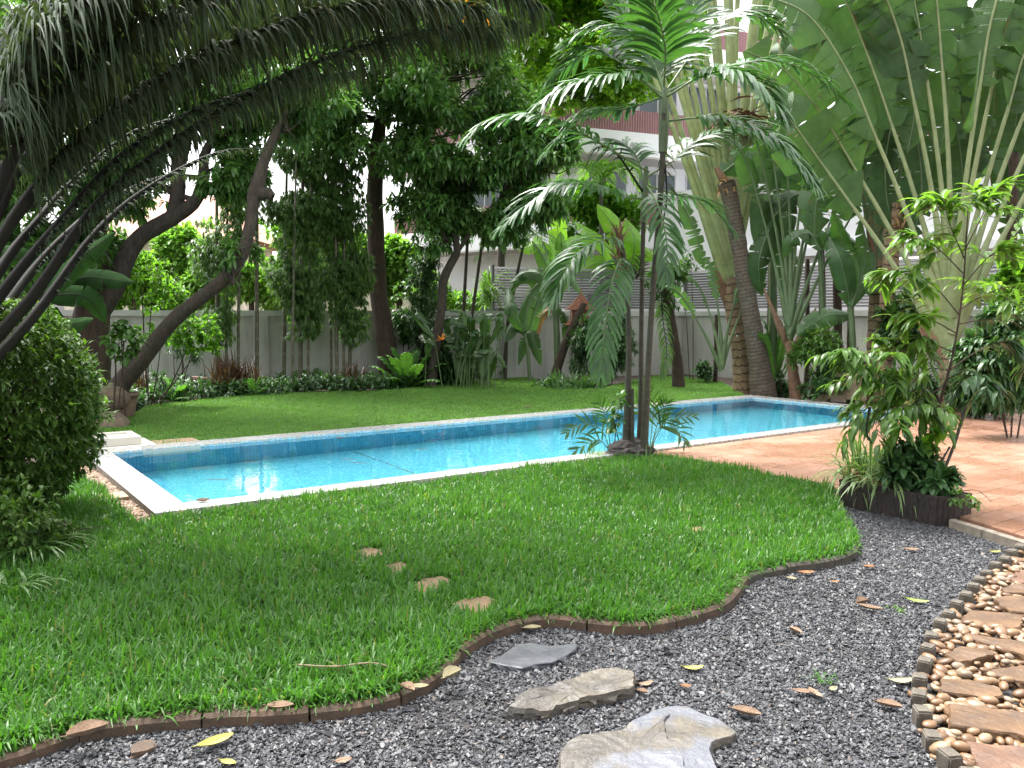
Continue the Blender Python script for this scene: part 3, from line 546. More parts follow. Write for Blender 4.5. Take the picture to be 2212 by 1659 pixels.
# ------------------------------------------------------------------ ground detail: grass, gravel, stones, edging, leaves
rng = np.random.default_rng(11)
STEP_V = [[(765, 1194), (790, 1182), (822, 1188), (838, 1198), (800, 1208)], [(834, 1222), (868, 1214), (880, 1220), (872, 1236), (842, 1236)], [(890, 1268), (912, 1250), (955, 1244), (975, 1254), (950, 1272), (905, 1282)], [(970, 1306), (1000, 1296), (1050, 1286), (1078, 1300), (1062, 1318), (1010, 1326)], [(1480, 1142), (1510, 1136), (1530, 1145), (1500, 1155)]]
STEPS = [np.array([at(x, y, .06)[:2] for x, y in s]) for s in STEP_V]
def grass(name, poly, dens, L, W, K, mat, label, seed, holes=(), edge=None):
    rg = np.random.default_rng(seed); q = scatter(rg, poly, dens)
    for h in holes:
        c = h.mean(0); q = q[~inpoly(q[:, 0], q[:, 1], c + (h - c) * 1.02)]
    n = len(q); p = np.column_stack([q, np.full(n, .028)]); cl = wob(p, 2.2, 1) * .6 + wob(p, 7, 4) * .6
    az = rg.uniform(0, 2 * np.pi, n); tl = np.abs(rg.normal(.35, .28, n)); D = np.column_stack([np.cos(az) * tl, np.sin(az) * tl, np.ones(n)])
    ln = L * rg.uniform(.55, 1.35, n) * (1 + .36 * cl); wd = W * rg.uniform(.7, 1.3, n)
    if edge is not None:
        k = rg.integers(1, len(edge) - 1, 3400); T = edge[k + 1] - edge[k - 1]; T /= np.linalg.norm(T, axis=1)[:, None]; Nn = np.column_stack([T[:, 1], -T[:, 0]]); off = rg.uniform(.05, .12, len(k))
        p2 = np.column_stack([edge[k] - Nn * off[:, None] + T * rg.uniform(-.02, .02, (len(k), 1)), np.full(len(k), .045)]); D2 = np.column_stack([Nn * rg.uniform(.1, 1.0, (len(k), 1)) + rg.normal(0, .35, (len(k), 2)), np.ones(len(k))])
        p = np.vstack([p, p2]); D = np.vstack([D, D2]); ln = np.concatenate([ln, rg.uniform(.06, .13, len(k))]); wd = np.concatenate([wd, rg.uniform(.006, .011, len(k))]); cl = np.concatenate([cl, np.zeros(len(k))]); n = len(p)
    g = G(); ribbons(g, p, D, ln, wd, K, (.55, 1, .8, .05) if K > 2 else (.6, 1, .05), rg.uniform(.5, 2.4, n), rnd=np.where(rg.random(n) < .025, 1.0, np.clip(rg.normal(.42, .22, n) + .24 * cl, 0, .96)), fold=0, m=0)
    o = g.build(name, mat, smooth=True); return tag(o, label, 'grass', kind='stuff')
near = LAWN
grass('grass', LAWN, 5200, .092, .0100, 3, M['grass'], 'thick bright green grass on the lawn before the pool', 1, STEPS, EDGE)
grass('grass', LAWN2, 4200, .042, .0085, 2, M['grass2'], 'short mown grass on the lawn behind the pool', 2)
# slate chips
def chips(name, poly, dens, size, mat, label, seed, z=.006, rnd_pow=1.0, keep=None, flat=(.25, .55)):
    rg = np.random.default_rng(seed); q = scatter(rg, poly, dens); n = len(q)
    if keep is not None: k = keep(q); q = q[k]; n = len(q)
    base = np.array([[1, 0, 0], [.35, .8, 0], [-.7, .65, 0], [-1, -.2, 0], [-.2, -.85, 0], [.75, -.6, 0]]); tp = base * .72 + A(0, 0, 1)
    b = np.vstack([base, tp]); sz = size * rg.lognormal(0, .35, n); v = b[None] * (1 + .18 * rg.standard_normal((n, 12, 1)))
    v = v * np.stack([sz, sz * rg.uniform(.55, 1, n), sz * rg.uniform(flat[0], flat[1], n)], 1)[:, None]
    a = rg.uniform(0, 2 * np.pi, n); ca, sa = np.cos(a), np.sin(a); tx, ty = rg.normal(0, .3, n), rg.normal(0, .3, n)
    x = v[..., 0] * ca[:, None] - v[..., 1] * sa[:, None]; y = v[..., 0] * sa[:, None] + v[..., 1] * ca[:, None]; zz = v[..., 2] + x * tx[:, None] + y * ty[:, None]
    w = np.stack([x + q[:, 0, None], y + q[:, 1, None], zz + z + rg.uniform(0, size * .55, n)[:, None]], -1)
    f4 = [[i, (i + 1) % 6, 6 + (i + 1) % 6, 6 + i] for i in range(6)] + [[6, 7, 8, 9], [9, 10, 11, 6]]
    f = (np.arange(n) * 12)[:, None, None] + np.array(f4)[None]; c = np.zeros((n, 12, 4)); c[..., 0] = rg.random(n)[:, None] ** rnd_pow; c[..., 3] = 1
    g = G(); g.add(w.reshape(-1, 3), f.reshape(-1, 4), c.reshape(-1, 4)); o = g.build(name, mat); return tag(o, label, 'gravel', kind='stuff')
dk0 = at(985, 1545, 0)[:2]
def thin(q):                                          # worn spots show the dark bed
    p = np.column_stack([q, np.zeros(len(q))]); w = wob(p, 1.6, 2) ; d = np.linalg.norm((q - dk0) / A(.55, .3), axis=1)
    return np.random.default_rng(3).random(len(q)) < np.clip(1.0 - .25 * (w > .35) - .6 * np.exp(-d ** 2), .2, 1)
chips('gravel', GRAV, 11500, .0074, M['chips'], 'grey slate chippings covering the path in the foreground', 4, keep=thin)
# pebbles: ovoid meshes, copied
def pebble_mesh(seed, mat, nm):
    rg = np.random.default_rng(seed); bm = bmesh.new(); bmesh.ops.create_icosphere(bm, subdivisions=2, radius=1)
    sx, sy, sz = 1.0, rg.uniform(.62, .85), rg.uniform(.42, .6)
    for v in bm.verts:
        p = np.array([v.co]); k = 1 + .07 * wob(p, 1.3, seed)[0]; v.co = Vector((v.co.x * sx * k, v.co.y * sy * k, v.co.z * sz * k))
    me = bpy.data.meshes.new(nm); bm.to_mesh(me); bm.free(); me.materials.append(mat)
    a = me.attributes.new('col', 'FLOAT_COLOR', 'POINT'); a.data.foreach_set('color', np.tile([rg.random(), 0, 0, 1], len(me.vertices)).astype(np.float32)); me.polygons.foreach_set('use_smooth', np.ones(len(me.polygons), bool)); return me
FLAG_R = [[(2140, 590), (2160, 555), (2260, 545), (2300, 600), (2212, 625), (2150, 612)], [(2085, 650), (2150, 632), (2290, 640), (2290, 690), (2105, 674)], [(2040, 715), (2085, 700), (2300, 705), (2300, 800), (2140, 788), (2090, 760)], [(1860, 820), (1905, 765), (2050, 775), (2215, 790), (2190, 862), (2140, 878)], [(1870, 918), (1892, 905), (2212, 950), (2330, 985), (2330, 1060), (2100, 990)], [(1770, 1030), (1850, 985), (2050, 1015), (2042, 1042), (1840, 1072)], [(1980, 1108), (2212, 1075), (2340, 1090), (2340, 1190), (2180, 1170)], [(1740, 1150), (1900, 1150), (2095, 1220), (2090, 1265), (1745, 1228)], [(1790, 1302), (1960, 1310), (2212, 1345), (2340, 1380), (2340, 1500), (2150, 1478), (1800, 1422)], [(1885, 1492), (2212, 1530), (2340, 1550), (2340, 1700), (2000, 1690), (1925, 1585)]]
FLAGS = [np.array([at((2000 + .5714 * x) * .6777, (1500 + .5714 * y) * .6777, .05)[:2] for x, y in f]) for f in FLAG_R]
FL_LAB = ['small pinkish flagstone at the far end of the pebble path', 'narrow brown flagstone second from the far end of the pebble path', 'broad brown flagstone third from the far end, cut by the photo edge', 'wide tan flagstone with slanted left end beside the edging blocks', 'long thin rust-brown flagstone running diagonally among pebbles', 'kite-shaped orange flagstone with a crack beside the edging blocks', 'greenish-brown flagstone set back from the edging blocks', 'flat rectangular brown flagstone close to the edging blocks', 'large reddish brown flagstone spanning the path near the camera', 'pink flagstone lowest on the pebble path']
for i, f in enumerate(FLAGS):
    g = G(); slab(g, f, .0, .042 + .007 * (i % 3), rng, .007, sides=.009, bev=.008); o = g.build('flagstone', M['flag_r'] if i in (0, 9) else M['flag'], org=(*f.mean(0), 0), smooth=False); tag(o, FL_LAB[i], 'flagstone', 'flagstones of the pebble path')
pms = [pebble_mesh(40 + i, M['pebble'], 'river_pebble') for i in range(9)]
def poisson(rg, q, r):
    out = []; cell = {}
    for p in q:
        k = (int(p[0] // r), int(p[1] // r)); ok = True
        for a in (-1, 0, 1):
            for b in (-1, 0, 1):
                for z in cell.get((k[0] + a, k[1] + b), ()):
                    if (z[0] - p[0]) ** 2 + (z[1] - p[1]) ** 2 < r * r: ok = False
        if ok: cell.setdefault(k, []).append(p); out.append(p)
    return np.array(out)
rg = np.random.default_rng(21); q = poisson(rg, scatter(rg, PEB, 6000), .043)
infl = np.zeros(len(q), bool)
for f in FLAGS: c = f.mean(0); infl |= inpoly(q[:, 0], q[:, 1], c + (f - c) * 1.03)
q = q[~infl]
q = q[[np.min(np.linalg.norm(BLK - p, axis=1)) > .05 for p in q]]
vis = (q[:, 0] / q[:, 1] < .62) & (q[:, 1] > 2.7); q = np.vstack([q[vis], q[~vis]]); nv = vis.sum(); order = np.argsort(np.linalg.norm(q[:nv], axis=1)); q[:nv] = q[:nv][order]
PLAB = 'cream and tan rounded pebble lying between the flagstones'
for i, p in enumerate(q[:300]):
    o = bpy.data.objects.new('river_pebble', pms[i % 9]); COL.objects.link(o); s = .0245 * rg.lognormal(0, .2); o.scale = (s * 1.25, s * 1.15, s * 1.15); o.location = (p[0], p[1], .028 + rg.uniform(0, .02)); o.rotation_euler = (rg.normal(0, .25), rg.normal(0, .25), rg.uniform(0, 6.3)); tag(o, PLAB, 'pebble', 'pebbles between the flagstones')
def pebble_mass(name, pts, mat, size, label, rg, zb):
    bm = bmesh.new(); bmesh.ops.create_icosphere(bm, subdivisions=2, radius=1); b = np.array([v.co[:] for v in bm.verts]); f = np.array([[v.index for v in t.verts] for t in bm.faces]); bm.free(); n = len(pts)
    sz = size * rg.lognormal(0, .22, n); v = b[None] * np.stack([sz * 1.25, sz * rg.uniform(.8, 1, n), sz * rg.uniform(.5, .7, n)], 1)[:, None]
    a = rg.uniform(0, 6.3, n); x = v[..., 0] * np.cos(a)[:, None] - v[..., 1] * np.sin(a)[:, None]; y = v[..., 0] * np.sin(a)[:, None] + v[..., 1] * np.cos(a)[:, None]; z = v[..., 2] + x * rg.normal(0, .25, n)[:, None]
    w = np.stack([x + pts[:, 0, None], y + pts[:, 1, None], z + zb + rg.uniform(0, size * .7, n)[:, None]], -1); c = np.zeros((n, len(b), 4)); c[..., 0] = rg.random(n)[:, None]; c[..., 3] = 1
    g = G(); g.add(w.reshape(-1, 3), ((np.arange(n) * len(b))[:, None, None] + f[None]).reshape(-1, 3), c.reshape(-1, 4)); return tag(g.build(name, mat, smooth=True), label, 'pebbles', kind='stuff')
rest = np.vstack([q[300:], q[:min(len(q), 5000)] + rg.normal(0, .02, (min(len(q), 5000), 2))])
rest = rest[~np.any([inpoly(rest[:, 0], rest[:, 1], f.mean(0) + (f - f.mean(0)) * 1.0) for f in FLAGS], axis=0)]
pebble_mass('pebbles', rest, M['pebble'], .0235, 'lower layer of pale rounded pebbles under the flagstone path', rg, .012)
pebble_mass('pebbles', np.vstack([poisson(rg, scatter(rg, PSTRIP, 9000), .026), poisson(rg, scatter(rg, PSTRIP, 9000), .03)]), M['pebble_o'], .021, 'strip of orange-brown pebbles along the left pool edge', rg, .022)
# edging blocks between chips and pebbles
for i, (x, y) in enumerate(BLOCK_V):
    p = at(x, y, .05); j = min(max(i, 1), len(BLOCK_V) - 2); d = nrm(np.append(BLK[j + 1] - BLK[j - 1], 0)); sp = np.linalg.norm(BLK[min(i + 1, len(BLK) - 1)] - BLK[max(i - 1, 0)]) / (2 if 0 < i < len(BLK) - 1 else 1)
    d = nrm(d + A(*rng.normal(0, .12, 2), 0)); n = A(-d[1], d[0], 0); h = .075 + rng.uniform(-.008, .012); hw = min(.036, sp * .44)
    bm = bmesh.new(); bmesh.ops.create_cube(bm, size=1); bmesh.ops.bevel(bm, geom=bm.edges[:], offset=.09, segments=2, affect='EDGES'); bmesh.ops.subdivide_edges(bm, edges=[e for e in bm.edges if e.calc_length() > .3], cuts=2)
    vv = np.array([v.co[:] for v in bm.verts]); vv = vv * (1 + .05 * wob(vv * 3 + i, 2.0)[:, None]); ff = [[v.index for v in f.verts] for f in bm.faces]; bm.free()
    w = p * A(1, 1, 0) + vv[:, :1] * hw * 2 * d + vv[:, 1:2] * .058 * n + (vv[:, 2:3] + .5) * h * UP
    g = G()
    for k in set(map(len, ff)):
        fk = [f for f in ff if len(f) == k]
        if k in (3, 4): g.add(w, fk)
        else: g.add(w, [t for f in fk for t in [[f[0], f[q_], f[q_ + 1]] for q_ in range(1, k - 1)]])
    tag(g.build('edging_block', M['concrete'], org=(p[0], p[1], 0), smooth=True), f'grey concrete cube, {ORDN[len(BLOCK_V) - 1 - i]} from the camera in the row edging the pebbles', 'edging block', 'concrete blocks edging the pebble path')
# curved brick edging of the near lawn
EL = np.concatenate([[0], np.cumsum(np.linalg.norm(np.diff(EDGE, axis=0), axis=1))]); cuts = [0]
while cuts[-1] < EL[-1] - .3: cuts.append(cuts[-1] + rng.uniform(.36, .56))
cuts[-1] = EL[-1]
for i in range(len(cuts) - 1):
    s = np.linspace(cuts[i] + .004, cuts[i + 1] - .004, 12); c = np.stack([np.interp(s, EL, EDGE[:, k]) for k in (0, 1)], 1); T = np.gradient(c, axis=0); T /= np.linalg.norm(T, axis=1)[:, None]; Nn = np.column_stack([-T[:, 1], T[:, 0]])
    zt = .062 + rng.uniform(-.008, .01); wdt = .085; prof = [(-.012, -.01), (-.010, zt - .012), (.004, zt), (wdt - .012, zt), (wdt, zt - .014), (wdt, -.01)]
    v = np.array([[[*(c[k] + Nn[k] * (a - .01)), b + .003 * wob(A([c[k][0] * 9, c[k][1] * 9, a * 30]).reshape(1, 3))[0]] for a, b in prof] for k in range(12)]); k6 = len(prof); I = np.arange(11)[:, None] * k6; J = np.arange(k6 - 1)[None]
    g = G(); cc = np.zeros((12 * k6, 4)); g.add(v.reshape(-1, 3), np.stack([I + J, I + J + 1, I + k6 + J + 1, I + k6 + J], -1).reshape(-1, 4))
    for e in (0, 11): g.add(v[e], [[0, 1, 2, 3], [0, 3, 4, 5]])
    n_ = len(cuts) - 1; lab = (f'curved brown brick, {ORDN[i]} along the lawn edging from the near left corner' if i < n_ / 2 else f'curved weathered brick, {ORDN[n_ - 1 - i]} along the lawn edging from the dark trough')
    tag(g.build('edging_brick', M['edging'] if i < n_ * .55 else M['edging_g'], org=(*c[0], 0)), lab, 'edging brick', 'curved bricks edging the lawn')
# stepping stones
SL = ['small mossy stepping stone sunk in the grass, farthest of the row towards the pool', 'small tan stepping stone in the grass, second from the pool', 'tan stepping stone in the grass between two others near the edging', 'largest gritty tan stepping stone in the grass, nearest the gravel', 'half hidden stepping stone alone in the right part of the lawn']
for i, s in enumerate(STEPS): g = G(); slab(g, s, .0, .062, rng, .004, sides=.006); tag(g.build('stepping_stone', M['step'], org=(*s.mean(0), 0)), SL[i], 'stepping stone', 'stepping stones in the lawn')
# big slabs on the gravel
def vpoly(seq, ox, oy, sc=.5714): return [((ox + sc * x) * .6777, (oy + sc * y) * .6777) for x, y in seq]
S1 = vpoly([(985, 1085), (1080, 1020), (1150, 980), (1230, 975), (1310, 992), (1475, 977), (1465, 1005), (1400, 1050), (1330, 1085), (1240, 1095), (1170, 1118), (1070, 1102)], 1000, 1500)
f = np.array([at(x, y, .02)[:2] for x, y in S1]); g = G(); slab(g, f, .0, .034, rng, .003, sides=.006, bev=.004); tag(g.build('slate_slab', M['slate'], org=(*f.mean(0), 0)), 'thin dark grey slate slab lying on the gravel beside the lawn edging', 'slate slab')
S2 = vpoly([(1080, 1300), (1160, 1235), (1380, 1160), (1560, 1090), (1700, 1080), (1795, 1100), (1800, 1185), (1700, 1215), (1480, 1250), (1300, 1300), (1180, 1320)], 1000, 1500)
f = np.array([at(x, y, .07)[:2] for x, y in S2]); g = G(); slab(g, f, -.01, .06, rng, .016, tilt=(0, .04), sides=.014, bev=.02); tag(g.build('layered_rock', M['rock'], org=(*f.mean(0), 0)), 'long tan layered rock with a split edge, middle of three on the gravel', 'rock')
S3 = vpoly([(1365, 1590), (1400, 1520), (1500, 1470), (1700, 1440), (1840, 1350), (1920, 1332), (1990, 1345), (1960, 1400), (1975, 1500), (2060, 1600), (2090, 1700), (1900, 1760), (1500, 1740), (1370, 1680)], 1000, 1500)
f = np.array([at(x, y, .05)[:2] for x, y in S3]); g = G(); slab(g, f, -.01, .05, rng, .012, sides=.009, bev=.01)
rk = g.build('flat_rock', M['rock_mix'], org=(*f.mean(0), 0)); tag(rk, 'largest flat tan rock with grey slate side at the bottom of the photo', 'rock')
S4 = vpoly([(150, 1350), (200, 1325), (330, 1325), (450, 1380), (530, 1410), (615, 1470), (580, 1500), (470, 1530), (460, 1570), (500, 1680), (450, 1760), (100, 1740), (60, 1500), (90, 1390)], 2000, 1500)
f = np.array([at(x, y, .03)[:2] for x, y in S4]); g = G(); slab(g, f, -.01, .042, rng, .006, sides=.006, bev=.006); g.build('slate_flank', M['rock_mix'], rk)
S5 = vpoly([(725, 1592), (735, 1545), (790, 1515), (860, 1515), (865, 1550), (800, 1580)], 0, 1500)
f = np.array([at(x, y, .02)[:2] for x, y in S5]); g = G(); slab(g, f, .0, .03, rng, .005, sides=.005); tag(g.build('brick_fragment', M['edging'], org=(*f.mean(0), 0)), 'broken brown brick fragment on the gravel at lower left', 'brick')
# fallen leaves
def fallen(px, py, L, W, az, mat, lab, curl=.6, z=.022, cat='leaf', grp='fallen leaves on the gravel', lift=.12):
    p = at(px, py, z); n = 7; t = np.linspace(0, 1, n); d = A(math.cos(az), math.sin(az), 0); s = A(-d[1], d[0], 0); w = W * .5 * np.sin(np.pi * (t * .9 + .06)) ** .8
    mid = p + d * ((t - .5) * L)[:, None] + UP * (lift * L * (2 * t - 1) ** 2)[:, None]; ed = UP * (curl * w)[:, None]
    v = np.stack([mid - s * w[:, None] + ed, mid - s * (w * .5)[:, None] + ed * .3, mid, mid + s * (w * .5)[:, None] + ed * .3, mid + s * w[:, None] + ed * 1.2], 1); I = np.arange(n - 1)[:, None] * 5; J = np.arange(4)[None]
    g = G(); g.add(v.reshape(-1, 3), np.stack([I + J, I + J + 1, I + J + 6, I + J + 5], -1).reshape(-1, 4)); tube(g, np.array([mid[0] - d * L * .15 + UP * .004, mid[0], mid[-1]]) + UP * .0015, (.0018, .001), 4)
    return tag(g.build('fallen_leaf', M[mat], org=p, smooth=True), lab, cat, grp)
for a in [(467, 1607, .135, .055, .75, 'leaf_y', 'large yellow-green leaf folded along its midrib on the near gravel'), (493, 1650, .065, .03, -.3, 'leaf_y', 'small yellow leaf at the bottom edge of the gravel'), (1395, 1477, .075, .035, .5, 'leaf_t', 'pinkish tan leaf just right of the layered rock', .1), (1388, 1496, .05, .03, -.4, 'leaf_t', 'small curled tan leaf below another right of the layered rock', .8), (1498, 1444, .095, .036, .1, 'leaf_y', 'pale yellow leaf lying flat in mid gravel', .2), (1482, 1484, .045, .025, -.2, 'leaf_o', 'small orange leaf below the pale yellow leaf'), (1717, 1365, .085, .04, 2.0, 'leaf_t', 'upright curled tan leaf in the middle of the gravel', 1.0), (1982, 1300, .12, .042, -.5, 'leaf_g', 'fresh green leaf on the gravel near the edging blocks', .3), (1947, 1472, .12, .042, .1, 'leaf_p', 'long pale leaf against the edging blocks', .2), (1921, 1527, .095, .045, -.5, 'leaf_t', 'crumpled tan leaf beside the lower edging blocks', .9), (1612, 1544, .115, .045, -.5, 'leaf_t', 'rolled pinkish leaf right of the largest rock', 1.0), (1736, 1497, .09, .035, -.2, 'leaf_t', 'tan leaf, left of a crossing pair on the gravel', .6), (1760, 1500, .09, .035, 1.8, 'leaf_t', 'tan leaf pointing to the camera beside a similar one', .6), (1742, 1239, .10, .045, .1, 'leaf_o', 'orange leaf against the grey part of the lawn edging', .5), (1710, 1251, .06, .035, -.6, 'leaf_p', 'small pale leaf just below the orange leaf at the edging', .5), (1803, 1257, .055, .03, -.1, 'leaf_o', 'small orange leaf in the upper gravel', .3), (1864, 1304, .09, .05, .4, 'leaf_t', 'crumpled pink-brown leaf on the right gravel', 1.2), (1880, 1316, .12, .04, -.6, 'leaf_t', 'dry brown leaf under the crumpled pink-brown leaf', .8), (1878, 1226, .07, .04, 0, 'leaf_o', 'rusty leaf on the upper gravel', .6), (1968, 1189, .10, .045, -.2, 'leaf_t', 'tan leaf in the far gravel below the trough', .5), (2150, 1193, .08, .03, .1, 'leaf_y', 'yellow leaf on the far right gravel', .3), (1600, 1246, .05, .03, .1, 'leaf_p', 'pale scrap of leaf close to the lawn edging curve', .2), (1800, 1490, .05, .03, .8, 'leaf_p', 'small beige leaf beside the grass tuft', .5), (742, 1645, .06, .035, .4, 'leaf_t', 'pink leaf at the bottom left of the gravel', .4), (1150, 1360, .09, .04, .2, 'leaf_p', 'pale dry leaf lying on the brick edging bend', .8)]: fallen(*a)
for a in [(978, 1462, .11, .06, .9, 'leaf_p', 'cream curled leaf resting on the red-brown edging', 1.1, .075), (190, 1587, .14, .07, .7, 'leaf_t', 'large curled brown leaf resting on the near left edging', 1.0, .075), (605, 1530, .10, .05, .1, 'leaf_t', 'dry brown leaf lying on the edging under the grass', .7, .08), (880, 1490, .08, .045, -.7, 'leaf_t', 'folded tan leaf on the edging left of the cream leaf', 1.0, .08), (905, 1486, .08, .035, .1, 'leaf_p', 'pale dry leaf on the edging between two curled leaves', .6, .08)]: fallen(*a[:8], z=a[8], grp='fallen leaves on the brick edging')
for a in [(440, 1011, .2, .03, .1, 'leaf_w', 'dark leaf floating near the left far pool wall'), (472, 1036, .2, .035, .05, 'leaf_w', 'dark leaf floating beside the bright reflection'), (543, 998, .16, .03, .1, 'leaf_w', 'dark leaf floating close under the far wall at left'), (937, 951, .14, .04, .3, 'leaf_w', 'small dark leaf floating mid pool near the far wall'), (754, 992, .14, .04, .1, 'leaf_w', 'floating leaf, upper of a pair in mid pool'), (776, 1000, .18, .04, -.2, 'leaf_w', 'floating leaf, lower of a pair in mid pool'), (913, 970, .14, .04, 0, 'leaf_w', 'lone dark leaf floating in the middle of the pool')]: fallen(*a, .05, ZW + .004, grp='leaves floating in the pool', lift=.01)
fallen(438, 1083, .1, .05, .3, 'leaf_t', 'brown leaf on the white near coping at left', .8, ZC + .006, grp='leaves on the coping')
fallen(735, 948, .12, .05, .3, 'leaf_w', 'dark curled leaf on the far coping left of centre', .6, ZC + .006, grp='leaves on the coping')
fallen(1140, 880, .14, .06, .3, 'leaf_t', 'brown leaf on the far lawn edge', .6, .07, grp='leaves on the far lawn')
g = G(); tube(g, smooth_pts([at(850, 1442, .095), at(800, 1432, .1), at(720, 1440, .1), at(640, 1436, .09)][::-1], 12), (.005, .003), 5); tube(g, [at(730, 1440, .1), at(705, 1425, .11)], (.003, .001), 4); tag(g.build('fallen_twig', M['twig'], org=at(700, 1440, 0)), 'thin pale dry twig lying across the near grass', 'twig')
g = G(); rg = np.random.default_rng(9); n = 22; c = at(1775, 1475, .005); a = rg.uniform(0, 6.3, n); ribbons(g, c + np.column_stack([rg.normal(0, .03, n), rg.normal(0, .03, n), np.zeros(n)]), np.column_stack([np.cos(a) * .8, np.sin(a) * .8, np.ones(n)]), .075, .005, 3, droop=1, rng=rg); tag(g.build('grass_tuft', M['grass'], org=c), 'small green weed tuft growing through the gravel', 'weed')
g = G(); n = 14; c = at(1932, 1318, .005); a = rg.uniform(0, 6.3, n); ribbons(g, c + np.column_stack([rg.normal(0, .02, n), rg.normal(0, .02, n), np.zeros(n)]), np.column_stack([np.cos(a), np.sin(a), np.ones(n) * .6]), .05, .014, 3, droop=1, rng=rg); tag(g.build('grass_tuft', M['young'], org=c), 'tiny green seedling beside the row of edging blocks', 'weed')
# ------------------------------------------------------------------ plants
def dwall(px): return 21.107 / (1 - .4404 * (px - CX) / FPX)     # distance of the back wall along a sight line
def gp(px, d, z=0.0): r = ray(px, CY); return A(r[0] / r[1] * d, d, z)
def whorls(g, c, out, rng, k, L, W, droop=1.1, m=0, K=3, spread=.9, up=.15, prof=(.2, 1, .85, .05), rb=None, fold=.2, pet=.0):
    n = len(c); D = out[:, None] * .55 + rand_dirs(rng, n * k).reshape(n, k, 3) * spread + A(0, 0, up); D = nrm(D.reshape(-1, 3))
    pos = np.repeat(c, k, 0) + D * pet; b = np.repeat(rng.normal(.45, .2, n) if rb is None else rb, k)
    return ribbons(g, pos, D, L * rng.uniform(.65, 1.2, n * k), W * rng.uniform(.75, 1.2, n * k), K, prof, droop * rng.uniform(.5, 1.5, n * k), fold=fold, m=m, rnd=np.clip(b + rng.normal(0, .12, n * k), 0, 1))
def blobpts(rng, c, r, n, thr=-.1, sc=1.6, ph=0.0, shell=.5):
    q = rand_dirs(rng, n * 2) * (rng.random(n * 2) ** shell)[:, None]; p = np.array(c) + q * np.array(r); k = wob(p, sc, ph) > thr; p, q = p[k][:n], q[k][:n]
    return p, nrm(q + 1e-6)
def crown(g, blobs, rng, k, L, W, m=0, droop=1.1, thr=-.15, sc=1.4, **kw):
    allp = []
    for i, (c, r, n) in enumerate(blobs):
        p, o = blobpts(rng, c, r, n, thr, sc, ph=1.0); whorls(g, p, o, rng, k, L, W, droop, m, **kw); allp.append((np.array(c), p))
    return allp
def branches(g, starts, allp, rng, n, r=.03, m=0):
    for c, p in allp:
        if len(p) < 3: continue
        s = starts[np.argmin(np.linalg.norm(starts - c, axis=1))]
        hub = s + (c - s) * .6 + rng.normal(0, .12, 3)
        tube(g, smooth_pts([s, (s + hub) / 2 + rng.normal(0, .1, 3) + A(0, 0, .1), hub], 7), (r, r * .6), 5, m)
        for q in p[rng.choice(len(p), min(n, len(p)), False)]: tube(g, smooth_pts([hub, (hub + q) / 2 + rng.normal(0, .12, 3), q], 6), (r * .5, r * .12), 4, m)
def pxblob(px, py, d, rx, ry, rz, n): s = d / FPX; return (P(px, py, d), (rx * s, rz, ry * s), n)
def trunk(t, name, pts, rad, mat, rng, n=10, rough=.05, K=26): g = G(); tube(g, smooth_pts(pts, K), rad, n, 0, rough=rough, rng=rng); return g.build(name, mat, t, smooth=True)

# ---- mango tree with the straight dark trunk
rng = np.random.default_rng(101)
d = 19.2; b0 = P(842, 826, d)
t = thing('mango_tree', 'tall leafy tree with a straight thick dark trunk behind the pool', 'tree', (b0[0], b0[1], 0))
tp = PL([(846, 838), (838, 770), (826, 700), (816, 620), (812, 520), (810, 430), (814, 340), (822, 260)], d); trunk(t, 'trunk', tp, (.30, .235, .215, .2, .2, .19, .17, .14), M['bark_b'], rng)
g = G(); bl = [pxblob(700, 220, d - 1, 190, 120, 1.6, 680), pxblob(860, 170, d - 1.5, 200, 120, 1.7, 760), pxblob(970, 160, d - .5, 150, 110, 1.6, 600), pxblob(1080, 250, d - .3, 120, 100, 1.2, 520), pxblob(900, 300, d - 1.2, 170, 90, 1.5, 620), pxblob(720, 300, d - .5, 120, 60, 1.2, 360), pxblob(620, 260, d - .3, 90, 60, 1, 260), pxblob(800, 40, d - 1, 300, 110, 2.2, 900), pxblob(960, 30, d - .5, 120, 110, 2, 400), pxblob(560, 150, d - .5, 120, 100, 1.4, 420), pxblob(900, -150, d - 1, 420, 140, 3, 900)]
ap = crown(g, bl, rng, 8, .24, .06, 0, 1.2, thr=.08, sc=2.0); g.build('crown', M['mango'], t, smooth=True)
for q_ in ap: g = G(); branches(g, tp[4:], [q_], rng, 12, .055); g.build('branch', M['bark_b'], t, smooth=True)

# ---- slender mango in front of it
d = 18.6; t = thing('mango_tree', 'slender leaning tree with a crooked brown trunk and low hanging leaf clusters', 'tree', gp(932, d))
tp = PL([(930, 842), (936, 780), (946, 720), (954, 650), (958, 605), (974, 570), (987, 545), (984, 515), (975, 470)], d); trunk(t, 'trunk', tp, (.14, .11, .1, .095, .1, .09, .085, .07, .05), M['bark_l'], rng)
tp2 = PL([(987, 545), (1020, 500), (1080, 440)], d)
g = G(); bl = [pxblob(950, 440, d, 110, 70, 1.0, 420), pxblob(1070, 420, d + .2, 100, 75, 1.0, 420), pxblob(935, 505, d - .2, 75, 42, .7, 180), pxblob(1085, 500, d, 60, 55, .7, 200), pxblob(1150, 330, d, 80, 90, .9, 400), pxblob(1195, 300, d + .3, 56, 70, .7, 240), pxblob(1170, 440, d, 55, 50, .7, 180), pxblob(1000, 370, d, 120, 55, 1.0, 350)]
ap = crown(g, bl, rng, 9, .27, .068, 0, 1.7, thr=.05, sc=2.4); g.build('crown', M['mango'], t, smooth=True)
trunk(t, 'limb', tp2, (.05, .03), M['bark_l'], rng, 7)
for q_ in ap: g = G(); branches(g, np.vstack([tp[6:], tp2]), [q_], rng, 8, .04); g.build('branch', M['bark_l'], t, smooth=True)

